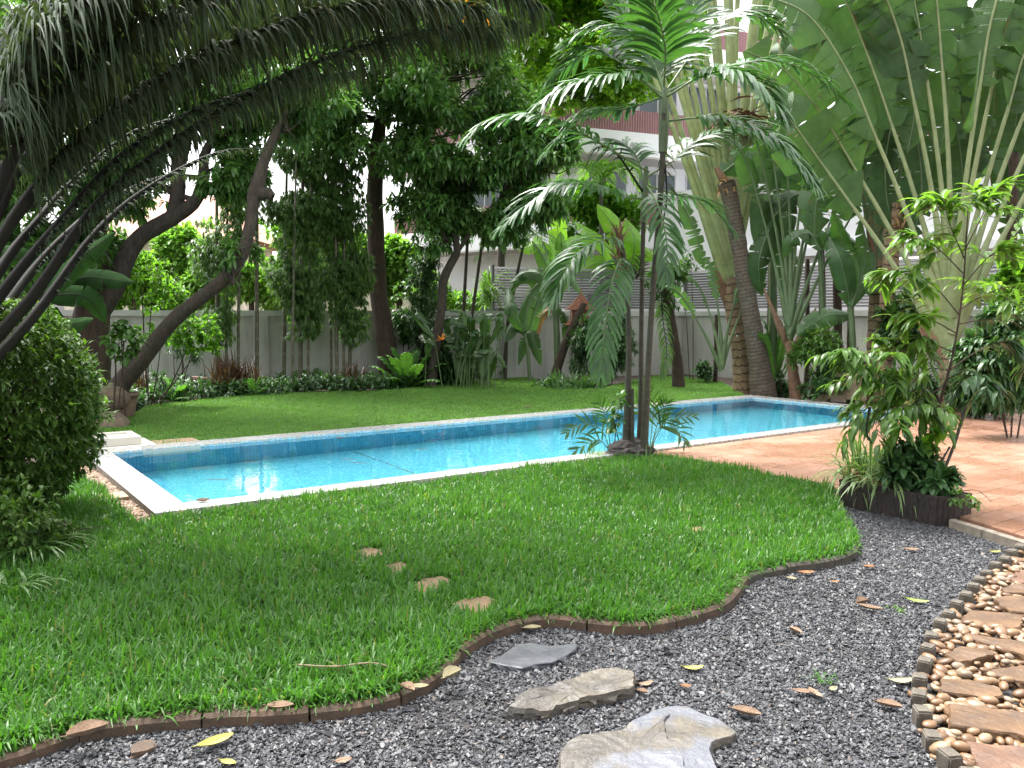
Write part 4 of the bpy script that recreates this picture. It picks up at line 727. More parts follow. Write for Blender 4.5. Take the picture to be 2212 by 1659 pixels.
# ---- light green tree above the building
d = 23.5; t = thing('rain_tree', 'airy yellow-green tree with small leaves in front of the white building top', 'tree', gp(1085, 24.4))
trunk(t, 'trunk', [gp(1085, 24.4), P(1082, 560, 24.4), P(1095, 330, 24), P(1130, 170, 23.7), P(1180, 40, 23.5)], (.13, .1, .08, .05), M['bark_l'], rng)
g = G(); bl = [pxblob(1150, 60, d, 150, 90, 1.6, 900), pxblob(1270, 120, d, 120, 70, 1.5, 640), pxblob(1350, 160, d, 90, 60, 1.2, 420), pxblob(1440, 90, d, 100, 90, 1.3, 420), pxblob(1300, 200, d, 70, 40, 1.0, 220), pxblob(1220, -20, d, 230, 90, 2, 1300), pxblob(1190, 190, d, 80, 50, 1.2, 300), pxblob(1320, 40, d, 120, 80, 1.5, 700), pxblob(1420, -20, d, 120, 80, 1.5, 500)]
ap = crown(g, bl, rng, 12, .17, .08, 0, .9, thr=-.15, sc=1.5); g.build('crown', M['rain'], t, smooth=True)
for q_ in ap: g = G(); branches(g, PL([(1095, 330), (1130, 170), (1180, 40)], 23.8), [q_], rng, 10, .035); g.build('branch', M['bark_l'], t, smooth=True)

# ---- left tree: massive dark trunk with a bent limb, and the leaning trunk
rng = np.random.default_rng(102)
d = 13.6; t = thing('old_tree', 'massive dark forked trunk at left, one limb bending right against the white sky', 'tree', gp(195, d))
tp = PL([(190, 892), (196, 800), (198, 700), (206, 620), (204, 540), (196, 450), (180, 340)], d); trunk(t, 'trunk', tp, (.36, .28, .27, .25, .2, .18, .14), M['bark_b'], rng, 12, .06)
lp = PL([(215, 665), (250, 610), (270, 562), (304, 511), (356, 480), (392, 458), (424, 432), (440, 380), (442, 335), (470, 280)], d); trunk(t, 'limb', lp, (.2, .17, .15, .13, .13, .12, .1, .09, .08, .04), M['bark'], rng, 10, .05)
trunk(t, 'limb', PL([(372, 470), (384, 420), (386, 360), (397, 305), (412, 250)], d), (.12, .12, .12, .13, .09), M['bark'], rng, 9, .06)
trunk(t, 'limb', PL([(430, 428), (470, 398), (502, 380), (540, 372)], d), (.06, .045, .03, .02), M['bark'], rng, 6, .05)
trunk(t, 'limb', PL([(420, 432), (360, 410), (330, 372)], d), (.05, .04, .02), M['bark'], rng, 6, .05)
g = G(); bl = [pxblob(300, 310, d, 120, 80, 1.2, 430), pxblob(430, 290, d, 120, 80, 1.2, 480), pxblob(150, 420, d, 120, 100, 1.2, 520), pxblob(90, 560, d - .8, 120, 80, 1, 420), pxblob(490, 370, d, 80, 60, .8, 260), pxblob(270, 430, d + .5, 60, 50, .7, 110), pxblob(370, 390, d + .4, 100, 60, .7, 170), pxblob(250, 120, d, 330, 130, 2.0, 1500), pxblob(520, 200, d, 130, 80, 1.3, 420), pxblob(20, 260, d, 150, 140, 1.6, 800), pxblob(60, 430, d, 110, 110, 1, 600), pxblob(200, 540, d + 1, 80, 50, .8, 200), pxblob(20, 400, d - 2, 90, 120, .9, 800), pxblob(110, 500, d - 1.5, 80, 80, .8, 420), pxblob(30, 560, d - 2, 80, 60, .8, 320), pxblob(300, -60, d, 420, 110, 2.0, 1200)]
ap = crown(g, bl, rng, 8, .2, .062, 0, 1.2, thr=.05, sc=1.7); g.build('crown', M['mango'], t, smooth=True)
for q_ in ap: g = G(); branches(g, np.vstack([tp[4:], lp[5:]]), [q_], rng, 10, .03); g.build('branch', M['bark'], t, smooth=True)
d = 12.9; t = thing('leaning_tree', 'leaning rough trunk rising diagonally from the clay pot at left', 'tree', gp(262, d))
tp = PL([(236, 880), (262, 826), (310, 772), (352, 716), (385, 682), (440, 638), (492, 596), (520, 556), (534, 515), (544, 470), (548, 432), (556, 402), (572, 345), (590, 300), (620, 240)], d); trunk(t, 'trunk', tp, (.17, .155, .13, .12, .11, .105, .10, .095, .09, .085, .095, .115, .075, .065, .045), M['bark_l'], rng, 12, .06, 40)
trunk(t, 'limb', PL([(548, 415), (575, 418), (590, 425)], d), (.11, .1, .06), M['bark_l'], rng, 8, .05, 8)
g = G(); bl = [pxblob(600, 250, d, 80, 70, .8, 200), pxblob(520, 545, d, 40, 40, .4, 46), pxblob(470, 610, d, 40, 22, .3, 14), pxblob(660, 180, d, 110, 70, 1, 240)]
ap = crown(g, bl, rng, 8, .2, .062, 0, 1.3, thr=.0); g.build('crown', M['mango'], t, smooth=True)
for q_ in ap: g = G(); branches(g, tp[7:], [q_], rng, 8, .025); g.build('branch', M['bark_l'], t, smooth=True)
# understorey at left
def shrub(name, label, cat, base, stems, blobs, k, L, W, mat, rng, smat='bark_b', droop=1.0, thr=-.2, sc=2.5, sr=.012, group=None, nb=6, **kw):
    t = thing(name, label, cat, base, group); g = G(); ap = crown(g, blobs, rng, k, L, W, 0, droop, thr, sc, **kw); g.build('foliage', M[mat], t, smooth=True)
    g = G(); base = np.array(base, float)
    for c, p in ap:
        s0 = base + A(*rng.normal(0, .05, 2), 0); tube(g, smooth_pts([s0, s0 + (c - s0) * .5 + rng.normal(0, .05, 3), c], 7), (sr, sr * .6), 5)
        for q in p[rng.choice(len(p), min(nb, len(p)), False)] if len(p) else (): tube(g, smooth_pts([c, (c + q) / 2 + rng.normal(0, .03, 3), q], 5), (sr * .5, sr * .15), 4)
    for s in stems: tube(g, smooth_pts(s, 10), (sr * 1.4, sr * .7), 6)
    g.build('stem', M[smat], t, smooth=True); return t
d = 12.0; shrub('broadleaf_shrub', 'shrub of broad oval leaves in front of the massive left trunk', 'shrub', gp(255, d), [PL([(245, 880), (250, 800), (243, 740)], d)], [pxblob(268, 738, d, 32, 36, .35, 24), pxblob(262, 690, d, 24, 26, .3, 12)], 6, .17, .085, 'shrub', rng, droop=1.4)
d = 14.5; shrub('light_shrub', 'yellow-green shrub with small leaves behind the leaning trunk', 'shrub', gp(330, d), [PL([(318, 850), (312, 740), (305, 600)], d)], [pxblob(350, 725, d, 70, 28, .5, 70), pxblob(420, 700, d, 50, 30, .5, 55), pxblob(330, 620, d, 60, 60, .6, 80), pxblob(440, 740, d, 40, 30, .4, 40)], 8, .12, .055, 'mango_new', rng)
d = 10.2
t = thing('wild_banana', 'dark wild banana with large drooping leaves above the clipped bush', 'plant', gp(60, d))
trunk(t, 'stem', [gp(60, d), P(75, 800, d), P(90, 640, d)], (.07, .05), M['rachis_d'], rng, 8, .03)
for a in [[(90, 640), (170, 560), (250, 500)], [(90, 640), (180, 640), (230, 700)], [(90, 650), (120, 700), (200, 690)], [(85, 640), (40, 560), (-30, 540)], [(90, 640), (180, 600), (290, 610)], [(80, 650), (0, 640), (-80, 700)]]:
    g = G(); c = PL([(x, y, d - .5 + i * .35 * rng.uniform(-1, 1)) for i, (x, y) in enumerate(a)], d); blade(g, c, .3, A(0, -.9, .3), 3, .5, rng=rng); g.build('leaf', [M['rachis_d'], M['shade_leaf']], t, smooth=True)
# ---- clipped bush at far left
rng = np.random.default_rng(103); bc = A(-3.98, 6.2, .9)
t = thing('clipped_bush', 'big rounded dark green bush in the left foreground', 'bush', (bc[0], bc[1], 0)); g = G()
n = 9500; q = rand_dirs(rng, n); lob = 1 + .07 * wob(q, 2.6, 3) + .07 * wob(q, 8, 1); rr = lob * rng.uniform(.78, 1.03, n); p = bc + q * A(.82, .85, .84) * rr[:, None]; p = p[p[:, 2] > .1]; q = nrm(p - bc)
out = q * .8 + A(.35, -.1, -.12)
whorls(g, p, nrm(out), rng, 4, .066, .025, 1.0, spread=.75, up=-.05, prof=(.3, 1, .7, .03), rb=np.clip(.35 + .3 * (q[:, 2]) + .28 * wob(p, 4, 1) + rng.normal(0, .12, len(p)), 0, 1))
for i in range(80):
    o = nrm(rand_dirs(rng, 1, -.5, 1)[0] + A(.35, -.1, .05)); s0 = bc + o * A(.8, .83, .82); l = rng.uniform(.04, .12); e1 = s0 + (o + A(.2, 0, -.1)) * l; tube(g, [s0, e1], (.002, .001), 3); kk = int(l * 60) + 3; tt_ = rng.random(kk)[:, None]; ribbons(g, s0 + (e1 - s0) * tt_, nrm(o * .5 + rand_dirs(rng, kk) * .8), .07, .026, 3, (.3, 1, .7, .03), 1.0, rnd=rng.uniform(.5, 1, kk), fold=.2)
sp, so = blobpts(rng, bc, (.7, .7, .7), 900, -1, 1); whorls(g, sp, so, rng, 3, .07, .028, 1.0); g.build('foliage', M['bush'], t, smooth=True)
g = G()
for i in range(70):
    e = bc + rand_dirs(rng, 1)[0] * A(.72, .72, .7); s = A(bc[0] + rng.normal(0, .06), bc[1] + rng.normal(0, .06), 0); tube(g, smooth_pts([s, s + A(0, 0, .4) + (e - s) * .3, e], 7), (.014, .003), 5)
g.build('stem', M['bark_b'], t, smooth=True)
# straggling branches along its foot
d = 5.7; rg = np.random.default_rng(33)
shrub('low_shrub', 'straggling dark shrub under the clipped bush at the left edge', 'shrub', (-3.3, 5.2, .03), [], [(A(-3.25, 5.2, .35), (.42, .3, .28), 240), (A(-2.95, 5.5, .22), (.3, .25, .16), 110)], 5, .055, .024, 'bush', rg)
t = at(70, 1215, .03); g = G(); n = 46; az = rg.uniform(0, 6.3, n); ribbons(g, t + rg.normal(0, .05, (n, 3)) * A(1, 1, 0), np.column_stack([np.cos(az) * .7, np.sin(az) * .7, np.ones(n)]), rg.uniform(.25, .48, n), .02, 6, (.8, 1, .8, .04), 2.0, rng=rg, fold=.3); tag(g.build('spider_lily', M['lily'], org=t, smooth=True), 'clump of long arching strap leaves at the left edge of the near lawn', 'lily')
t = at(20, 1290, .03); g = G(); n = 30; az = rg.uniform(0, 6.3, n); ribbons(g, t + rg.normal(0, .05, (n, 3)) * A(1, 1, 0), np.column_stack([np.cos(az) * .7, np.sin(az) * .7, np.ones(n)]), rg.uniform(.22, .4, n), .018, 6, (.8, 1, .8, .04), 2.0, rng=rg, fold=.3); tag(g.build('spider_lily', M['lily'], org=t, smooth=True), 'smaller arching strap-leaf clump cut by the left photo edge', 'lily')
# clay pot and boulders at the leaning trunk
def lathe(g, c, prof, n=20, m=0):
    th = np.linspace(0, 2 * np.pi, n, endpoint=False); v = np.array([[c[0] + r * math.cos(a), c[1] + r * math.sin(a), c[2] + z] for r, z in prof for a in th]); I = np.arange(len(prof) - 1)[:, None] * n; J = np.arange(n)[None]; k = (J + 1) % n
    return g.add(v, np.stack([I + J, I + k, I + n + k, I + n + J], -1).reshape(-1, 4), None, m)
pc = at(262, 906, 0); g = G(); lathe(g, pc, [(.0, .01), (.17, .0), (.2, .1), (.235, .28), (.25, .36), (.27, .365), (.275, .41), (.25, .41), (.235, .36), (.0, .34)]); tag(g.build('clay_pot', M['pot'], org=pc, smooth=True), 'brown clay pot at the foot of the leaning trunk', 'pot')
def boulder(c, r, seed, label, mat='boulder'):
    bm = bmesh.new(); bmesh.ops.create_icosphere(bm, subdivisions=3, radius=1); v = np.array([q.co[:] for q in bm.verts]); f = [[q.index for q in t.verts] for t in bm.faces]; bm.free()
    v = v * (1 + .14 * wob(v, 1.6, seed) + .06 * wob(v, 4, seed))[:, None] * np.array(r) + np.array(c); g = G(); g.add(v, f); return tag(g.build('boulder', M[mat], org=(c[0], c[1], 0), smooth=True), label, 'boulder')
boulder(at(232, 918, .06), (.3, .25, .2), 3, 'low rounded brown boulder left of the clay pot'); boulder(P(246, 862, 12.4), (.22, .2, .2), 5, 'round brown boulder above the clay pot')

# ---- bamboo clumps with hanging foliage along the back wall
rng = np.random.default_rng(104)
def bamboo(label, culms, blobs, d0, seed):
    rg = np.random.default_rng(seed); t = thing('bamboo_clump', label, 'bamboo', gp(culms[0][0], d0), 'bamboo clumps along the garden wall')
    for x0, x1, ytop, r in culms: trunk(t, 'culm', PL([(x0, 682.4 + FPX * 1.6 / d0), (x0 * .6 + x1 * .4, (840 + ytop) / 2), (x1, ytop)], d0 + rg.normal(0, .15)), (r, r * .9, r * .6), M['culm'], rg, 8, 0, 20)
    g = G()
    for px, py, rx, ry, n in blobs:
        c, r, n = pxblob(px, py, d0, rx, ry, .45, n); p, o = blobpts(rg, c, r, n, -.25, 2.2, 2, .6)
        whorls(g, p, nrm(o * A(1, 1, .2) + A(0, 0, -.9)), rg, 11, .155, .022, 1.1, spread=.6, up=-.35, K=2, prof=(.3, 1, .05), fold=0, rb=np.clip(.38 + .25 * wob(p, 3, 5) + rg.normal(0, .14, len(p)), 0, 1))
    g.build('foliage', M['bamboo'], t, smooth=True); return t
bamboo('bamboo with a narrow drooping leaf column beside the leaning trunk', [(470, 468, 420, .05), (514, 520, 380, .035), (488, 492, 420, .03)], [(478, 560, 42, 110, 430), (470, 690, 45, 60, 300), (520, 470, 40, 80, 240), (440, 540, 30, 70, 140), (515, 400, 42, 60, 200)], 17.3, 1)
bamboo('lone bare bamboo culm left of the leafy clump at wall centre', [(555, 555, 300, .045)], [(585, 400, 50, 90, 300), (570, 500, 28, 60, 90)], 17.6, 2)
bamboo('widest drooping bamboo clump, three dark culms beneath, at wall centre left', [(613, 620, 330, .045), (631, 640, 330, .03), (648, 655, 330, .052), (665, 672, 360, .03)], [(640, 470, 66, 130, 1150), (648, 610, 58, 85, 680), (650, 690, 48, 45, 300), (690, 400, 40, 80, 300), (612, 560, 36, 90, 300), (635, 345, 75, 55, 420)], 17.8, 3)
bamboo('dark bamboo clump left of the straight dark trunk', [(728, 722, 330, .04), (742, 745, 330, .03), (755, 760, 330, .045), (716, 708, 360, .03)], [(750, 480, 50, 130, 800), (742, 620, 48, 90, 600), (772, 590, 36, 80, 330), (765, 700, 36, 50, 200), (714, 520, 32, 110, 340), (735, 370, 60, 60, 340)], 18.2, 4)
# ---- plants along the bed: helper for rosettes
def rosette(name, label, cat, base, n, L, W, mat, rng, up=(.2, 1.2), sag=.25, wave=.02, curl=.5, group=None):
    g = G(); base = np.array(base, float)
    for i in range(n):
        a = i * 2.4 + rng.normal(0, .2); e = up[0] + (up[1] - up[0]) * (1 - i / n) + rng.normal(0, .06); l = L * rng.uniform(.85, 1.1); d = A(math.cos(a) * math.cos(e), math.sin(a) * math.cos(e), math.sin(e)); o = A(math.cos(a), math.sin(a), 0)
        c = [base + d * .03, base + d * l * .5, base + d * l * .85 + A(0, 0, -.1 * curl * l), base + d * l + o * .06 * l + A(0, 0, -.28 * curl * l)]
        blade(g, c, W * rng.uniform(.85, 1.1), A(-o[0], -o[1], 1.2), 0, sag, rng=rng, prof=(.25, .55, .85, 1, .95, .65, .08), rib=.008, wave=wave)
    return tag(g.build(name, [M['rachis'], M[mat]], org=base, smooth=True), label, cat, group)
FG = 'birds nest ferns in the bed'
rosette('birds_nest_fern', 'largest bright fern with broad wavy blades at the foot of the straight dark trunk', 'fern', at(880, 838, 0), 24, 1.1, .3, 'fern', rng, (-.05, 1.35), group=FG)
rosette('birds_nest_fern', 'yellow-green fern rosette under the widest bamboo clump', 'fern', at(668, 836, 0), 15, .55, .17, 'fern', rng, (.1, 1.3), group=FG)
rosette('birds_nest_fern', 'small upright fern right of the red-leaved clump', 'fern', at(548, 858, 0), 9, .48, .17, 'fern', rng, (.1, 1.4), group=FG)
rosette('birds_nest_fern', 'dark green fern near the clay pot, two broad blades upright', 'fern', at(372, 868, 0), 11, .6, .2, 'fern', rng, (.2, 1.3), group=FG)
def spiky(name, label, cat, base, n, L, W, mat, rng, tilt=.7, droop=1.2, K=5, group=None, h=0.0, rsp=.06, mats=None):
    base = np.array(base, float); az = rng.uniform(0, 6.3, n); tl = np.abs(rng.normal(0, tilt, n)); z = rng.uniform(0, h, n) if h else np.zeros(n); g = G()
    ribbons(g, base + np.column_stack([rng.normal(0, rsp, n), rng.normal(0, rsp, n), z]), np.column_stack([np.cos(az) * tl, np.sin(az) * tl, np.ones(n)]), L * rng.uniform(.6, 1.15, n), W, K, (.6, 1, .8, .04), droop * rng.uniform(.4, 1.5, n), rng=rng, fold=.3)
    return tag(g.build(name, M[mat], org=base, smooth=True), label, cat, group)
spiky('cordyline', 'dark red spiky-leaved clump beneath the bamboo left of centre', 'cordyline', gp(495, 16.9), 130, .62, .035, 'cordy', rng, .6, .9, h=.35, rsp=.16)
spiky('cordyline', 'second reddish spiky clump close against the bare bamboo culm', 'cordyline', gp(528, 17.1), 90, .6, .035, 'cordy', rng, .6, .9, h=.3, rsp=.12)
spiky('cordyline', 'brownish spiky clump right of the dark bamboo', 'cordyline', gp(765, 18.2), 70, .5, .03, 'cordy', rng, .7, 1.0, h=.25, rsp=.12)
spiky('cordyline', 'thin reddish spiky plant behind the base of the leaning trunk', 'cordyline', gp(305, 15.6), 40, .5, .03, 'cordy', rng, .6, .9, h=.5)
shrub('dracaena', 'dark branching dracaena against the wall between leaning trunk and bamboo', 'shrub', gp(395, 16.2), [], [pxblob(385, 735, 16.2, 20, 30, .2, 16), pxblob(415, 760, 16.2, 20, 22, .2, 14), pxblob(375, 775, 16.2, 16, 18, .2, 10), pxblob(402, 715, 16.2, 14, 22, .2, 10)], 14, .2, .02, 'dark_shrub', rng, droop=.9, prof=(.6, 1, .7, .05))
shrub('fine_shrub', 'fine-leaved low shrub right of the leaning trunk base', 'shrub', gp(340, 15), [], [pxblob(345, 825, 15, 46, 26, .4, 70)], 10, .14, .016, 'dark_shrub', rng)
g = G(); c = gp(440, 17.0); tube(g, [P(415, 818, 17), P(478, 822, 17)], (.06, .055), 8, rough=.1, rng=rng); tag(g.build('fallen_log', M['wood'], org=c), 'short brown log lying against the wall behind the ferns', 'log')
shrub('tall_shrub', 'tall dark fine-leaved shrub between the two mango trunks', 'shrub', gp(905, 19.3), [PL([(905, 830), (908, 700), (915, 560)], 19.3)], [pxblob(915, 600, 19.3, 36, 60, .5, 150), pxblob(905, 690, 19.3, 50, 60, .5, 190), pxblob(885, 760, 19.3, 50, 40, .5, 150), pxblob(930, 560, 19.3, 22, 40, .3, 60), pxblob(960, 770, 19.1, 40, 50, .5, 150)], 11, .17, .03, 'dark_shrub', rng, droop=.7)
shrub('leafy_shrub', 'light green shrub behind the tall dark shrub at the wall', 'shrub', gp(865, 19.6), [], [pxblob(868, 700, 19.6, 24, 70, .4, 70), pxblob(900, 640, 19.8, 60, 40, .4, 70)], 8, .15, .05, 'shrub', rng)
# heliconia with orange flowers
t = thing('heliconia', 'clump of broad upright leaves with orange flowers in front of the wall', 'plant', gp(1015, 18.8))
for i in range(46):
    bx = 1015 + rng.normal(0, 34); d = 18.7 + rng.normal(0, .35); top = rng.uniform(705, 815); lean = rng.normal(0, 16); g = G()
    c = [gp(bx, d, .0), P(bx + lean * .3, (835 + top) / 2, d), P(bx + lean * .6, top + 10, d)]; tube(g, smooth_pts(c, 8), (.015, .008), 5)
    e = P(bx + lean * 1.2 + rng.normal(0, 10), top - rng.uniform(20, 45), d - rng.uniform(-.2, .3)); e2 = P(bx + lean * 2.0 + rng.normal(0, 22), top - rng.uniform(10, 60), d - .2)
    blade(g, [c[-1], e, e2], rng.uniform(.16, .25), A(0, -.6, .8), 0, .35, rng=rng, wave=.01); g.build('leaf', [M['rachis'], M['heli_leaf']], t, smooth=True)
for (x, y) in ((1008, 722), (1018, 706), (955, 735)):
    g = G(); n = 14; c = P(x, y, 18.3); ribbons(g, np.tile(c, (n, 1)), rand_dirs(rng, n, -.2, 1), .17, .05, 2, (.5, 1, .05), .4, rng=rng); g.build('flower', M['heli'], t)
shrub('dark_shrub', 'dark fine-leaved bush under the orange flowers', 'shrub', gp(1000, 19.0), [], [pxblob(1000, 800, 19.0, 66, 36, .5, 190), pxblob(960, 770, 19.1, 36, 40, .4, 90)], 9, .18, .04, 'dark_shrub', rng)
# thin slanted palm poles behind
for x0, y0, x1, y1, lab in [(1000, 690, 1012, 480, 'thin grey pole-like stem, left of two leaning right by the wall centre'), (1012, 740, 1046, 490, 'thin grey pole-like stem, right of two leaning right by the wall centre'), (1098, 690, 1130, 530, 'thin pale stem leaning over the wall beside the banana plants')]:
    d = dwall(x0) - .6; t = thing('thin_stem_palm', lab, 'palm', gp(x0 - 4, d)); trunk(t, 'stem', [gp(x0 - 8, d), P(x0, y0, d), P(x1, y1, d)], (.055, .045, .035), M['bark_l'], rng, 7, 0)
    for k in range(7):
        a = k * .9 + rng.random(); o = A(math.cos(a), math.sin(a) * .6, 0); c0 = P(x1, y1, d); g = G(); frond(g, [c0, c0 + o * .4 + A(0, 0, .3), c0 + o * .9 + A(0, 0, .1), c0 + o * 1.2 - A(0, 0, .35)], .3, 16, .025, rng=rng); g.build('frond', [M['rachis'], M['palm']], t, smooth=True)
# dragon plant with hanging leaves on the wall
spiky('dragon_plant', 'spiky rosette with limp hanging pale leaves above the wall behind the heliconia', 'dracaena', P(1056, 668, 20.6), 70, .75, .05, 'bamboo', rng, 1.0, 2.6, h=.5)
g = G(); n = 0
# banana plants near the spirit house
def banana(label, base, stempts, leaves, d, rng, mat='banana', W=.42, stem='petiole_g', sr=(.1, .07), group=None, tears=5):
    t = thing('banana_plant', label, 'banana plant', base, group); trunk(t, 'stem', stempts, sr, M[stem], rng, 9, .03)
    for L in leaves:
        m_ = L[1] if isinstance(L[1], str) else mat; c = PL([q if len(q) > 2 else (q[0], q[1], d + rng.normal(0, .15)) for q in (L[0] if isinstance(L[1], str) else L)], d); w = L[2] if isinstance(L[1], str) and len(L) > 2 else W
        g = G(); k = max(2, 1); tube(g, smooth_pts([np.array(stempts[-1]), c[0]], 5), (.022, .015), 5); blade(g, c, w, A(rng.normal(0, .25), -.75, .6), tears, .45, rng=rng, rib=.016); g.build('leaf', [M['petiole_g'], M[m_]], t, smooth=True)
    return t
d = 20.2; BG = 'banana plants along the wall'
banana('banana plant with a brown hanging leaf, left of the leaning dead stem', gp(1205, d), PL([(1205, 832), (1203, 740), (1200, 650)], d), [[(1198, 650), (1180, 600), (1130, 590), (1095, 640)], [(1200, 640), (1175, 560), (1150, 520)], [(1200, 650), (1230, 600), (1262, 640)], [(1195, 655), (1165, 650), (1140, 720), (1120, 790)], ([(1198, 660), (1165, 690), (1150, 760)], 'banana_dry', .25), ([(1205, 660), (1225, 700), (1222, 760)], 'banana', .3), [(1195, 660), (1150, 600), (1100, 610)], [(1203, 640), (1215, 560), (1210, 500)]], d, rng, W=.4, group=BG)
d = 20; banana('young banana plant with torn leaves hanging left of the tall banana', gp(1138, d), PL([(1145, 830), (1140, 760), (1134, 720)], d), [[(1134, 720), (1115, 700), (1090, 740)], [(1134, 715), (1140, 660), (1165, 610)], [(1136, 715), (1150, 720), (1168, 790)], [(1134, 715), (1105, 670), (1098, 620)]], d, rng, W=.36, group=BG, sr=(.05, .04))
d = 22.9; banana('backlit lime-green banana plant rising beyond the wall', gp(1190, d), PL([(1190, 800), (1195, 650), (1200, 590)], d), [[(1200, 590), (1205, 500), (1190, 430)], [(1200, 590), (1170, 530), (1120, 540)], [(1200, 590), (1225, 540), (1250, 560), (1258, 610)], [(1200, 590), (1240, 520), (1290, 520)], [(1200, 590), (1160, 600), (1130, 650)], [(1200, 590), (1300, 560), (1330, 600)]], d, rng, 'banana_lime', .62, tears=6)
d = 22.4; banana('lime-green banana leaves beyond the wall behind the palm stems', gp(1345, d), PL([(1345, 800), (1350, 640), (1360, 590)], d), [[(1360, 590), (1385, 540), (1420, 560)], [(1360, 590), (1340, 540), (1300, 580)], [(1360, 590), (1370, 520), (1350, 470)], [(1360, 590), (1330, 500), (1290, 440)], [(1360, 590), (1300, 520), (1245, 480)], [(1360, 590), (1290, 570), (1240, 600)]], d, rng, 'banana_lime', .6, tears=4)
g = G(); tube(g, smooth_pts([P(1192, 832, 19.7), P(1222, 740, 19.7), P(1262, 655, 19.7)], 12), (.11, .1, .075), 9, rough=.06, rng=rng); tag(g.build('banana_stump', M['bark_b'], org=gp(1192, 19.7), smooth=True), 'dead brown banana stem leaning right towards the spirit house', 'dead stem')
# dark rounded shrub below the spirit house and low clumps in front
shrub('dark_shrub', 'large dense dark shrub under the spirit house', 'shrub', gp(1290, 19.4), [], [pxblob(1290, 775, 19.4, 60, 48, .6, 260), pxblob(1265, 735, 19.4, 40, 30, .5, 110), pxblob(1330, 750, 19.4, 46, 50, .5, 190), pxblob(1275, 700, 19.6, 30, 22, .4, 50), pxblob(1335, 690, 19.6, 30, 30, .4, 60)], 10, .18, .032, 'dark_shrub', rng)
for i, (x, y, n, lab) in enumerate([(1195, 838, 60, 'low clump of dark pointed leaves at the lawn edge, left of the dark shrub'), (1225, 842, 60, 'low clump of dark pointed leaves, middle of three by the dark shrub'), (1268, 843, 44, 'low clump of dark pointed leaves in front of the dark shrub')]): spiky('ground_lily', lab, 'plant', at(x, y, 0), n, .42, .075, 'banana', rng, .8, 1.6, group='low leafy clumps at the lawn edge', rsp=.15)
# far trees beyond the wall
def fartree(name, label, x, d, blobs, mat, rng, k=9, L=.24, W=.1, tr=.12):
    t = thing(name, label, 'tree', gp(x, d), 'trees beyond the wall'); top = P(x, blobs[0][1], d); trunk(t, 'trunk', [gp(x, d), (gp(x, d) + top) / 2 + rng.normal(0, .1, 3), top], (tr, tr * .4), M['bark_b'], rng, 7)
    g = G(); ap = crown(g, [pxblob(a, b, d, rx, ry, rx * d / FPX * .7, n) for a, b, rx, ry, n in blobs], rng, k, L, W, 0, 1.0, -.2, 1.2); g.build('crown', M[mat], t, smooth=True); return t
rng = np.random.default_rng(105)
fartree('flowering_tree', 'bright round yellow-green tree beyond the wall right of the straight dark trunk', 862, 25, [(862, 560, 62, 48, 520), (900, 600, 40, 40, 220), (845, 620, 36, 40, 160)], 'shrub_far', rng)
fartree('light_tree', 'pale green tree beyond the wall seen past the leaning trunk', 385, 26, [(385, 540, 55, 60, 420), (420, 590, 50, 60, 340), (350, 600, 40, 60, 240)], 'shrub_far', rng)
fartree('light_tree', 'bright feathery tree beyond the wall behind the lone culm', 540, 25, [(540, 560, 60, 90, 560), (590, 600, 50, 70, 330), (480, 560, 60, 90, 460), (440, 620, 50, 50, 200)], 'shrub_far', rng)
fartree('light_tree', 'mid green tree beyond the wall behind the dark bamboo', 690, 24, [(690, 540, 60, 100, 560), (620, 560, 60, 90, 420), (770, 580, 50, 80, 420)], 'shrub_far', rng)
fartree('light_tree', 'yellow-green shrubby tree just behind the wall at the far left', 290, 19, [(290, 600, 60, 70, 330), (350, 640, 50, 36, 200), (230, 640, 50, 50, 200)], 'mango_new', rng, L=.17, W=.06)
fartree('low_tree', 'low bushy tree over the wall behind the slender mango trunk', 940, 23, [(935, 625, 40, 36, 200), (1075, 620, 40, 40, 160), (1020, 650, 60, 20, 130)], 'mango_new', rng, L=.17, W=.06)
fartree('light_tree', 'yellow-green leafy tree beyond the wall hiding the balconies of the white building', 1310, 23.9, [(1280, 440, 56, 44, 150), (1345, 470, 50, 46, 150), (1250, 500, 40, 40, 100)], 'mango_new', rng, L=.26, W=.09)
# ground cover along the bed
rg = np.random.default_rng(55); bed = np.array([gp(230, 13.2)[:2], at(285, 894, 0)[:2], at(330, 876, 0)[:2], at(500, 862, 0)[:2], at(680, 852, 0)[:2], at(806, 850, 0)[:2], at(960, 832, 0)[:2], at(1094, 818, 0)[:2], gp(1094, dwall(1094) - .3)[:2], gp(700, dwall(700) - .3)[:2], gp(230, dwall(230) - .4)[:2]])
q = scatter(rg, bed, 60); p = np.column_stack([q, rg.uniform(.02, .26, len(q))]); g = G(); whorls(g, p, np.tile(UP, (len(p), 1)), rg, 7, .2, .055, 1.6, spread=1.0, up=.25); tag(g.build('ground_cover', M['dark_shrub'], smooth=True), 'low dark green leafy ground cover along the back wall', 'ground cover', kind='stuff')
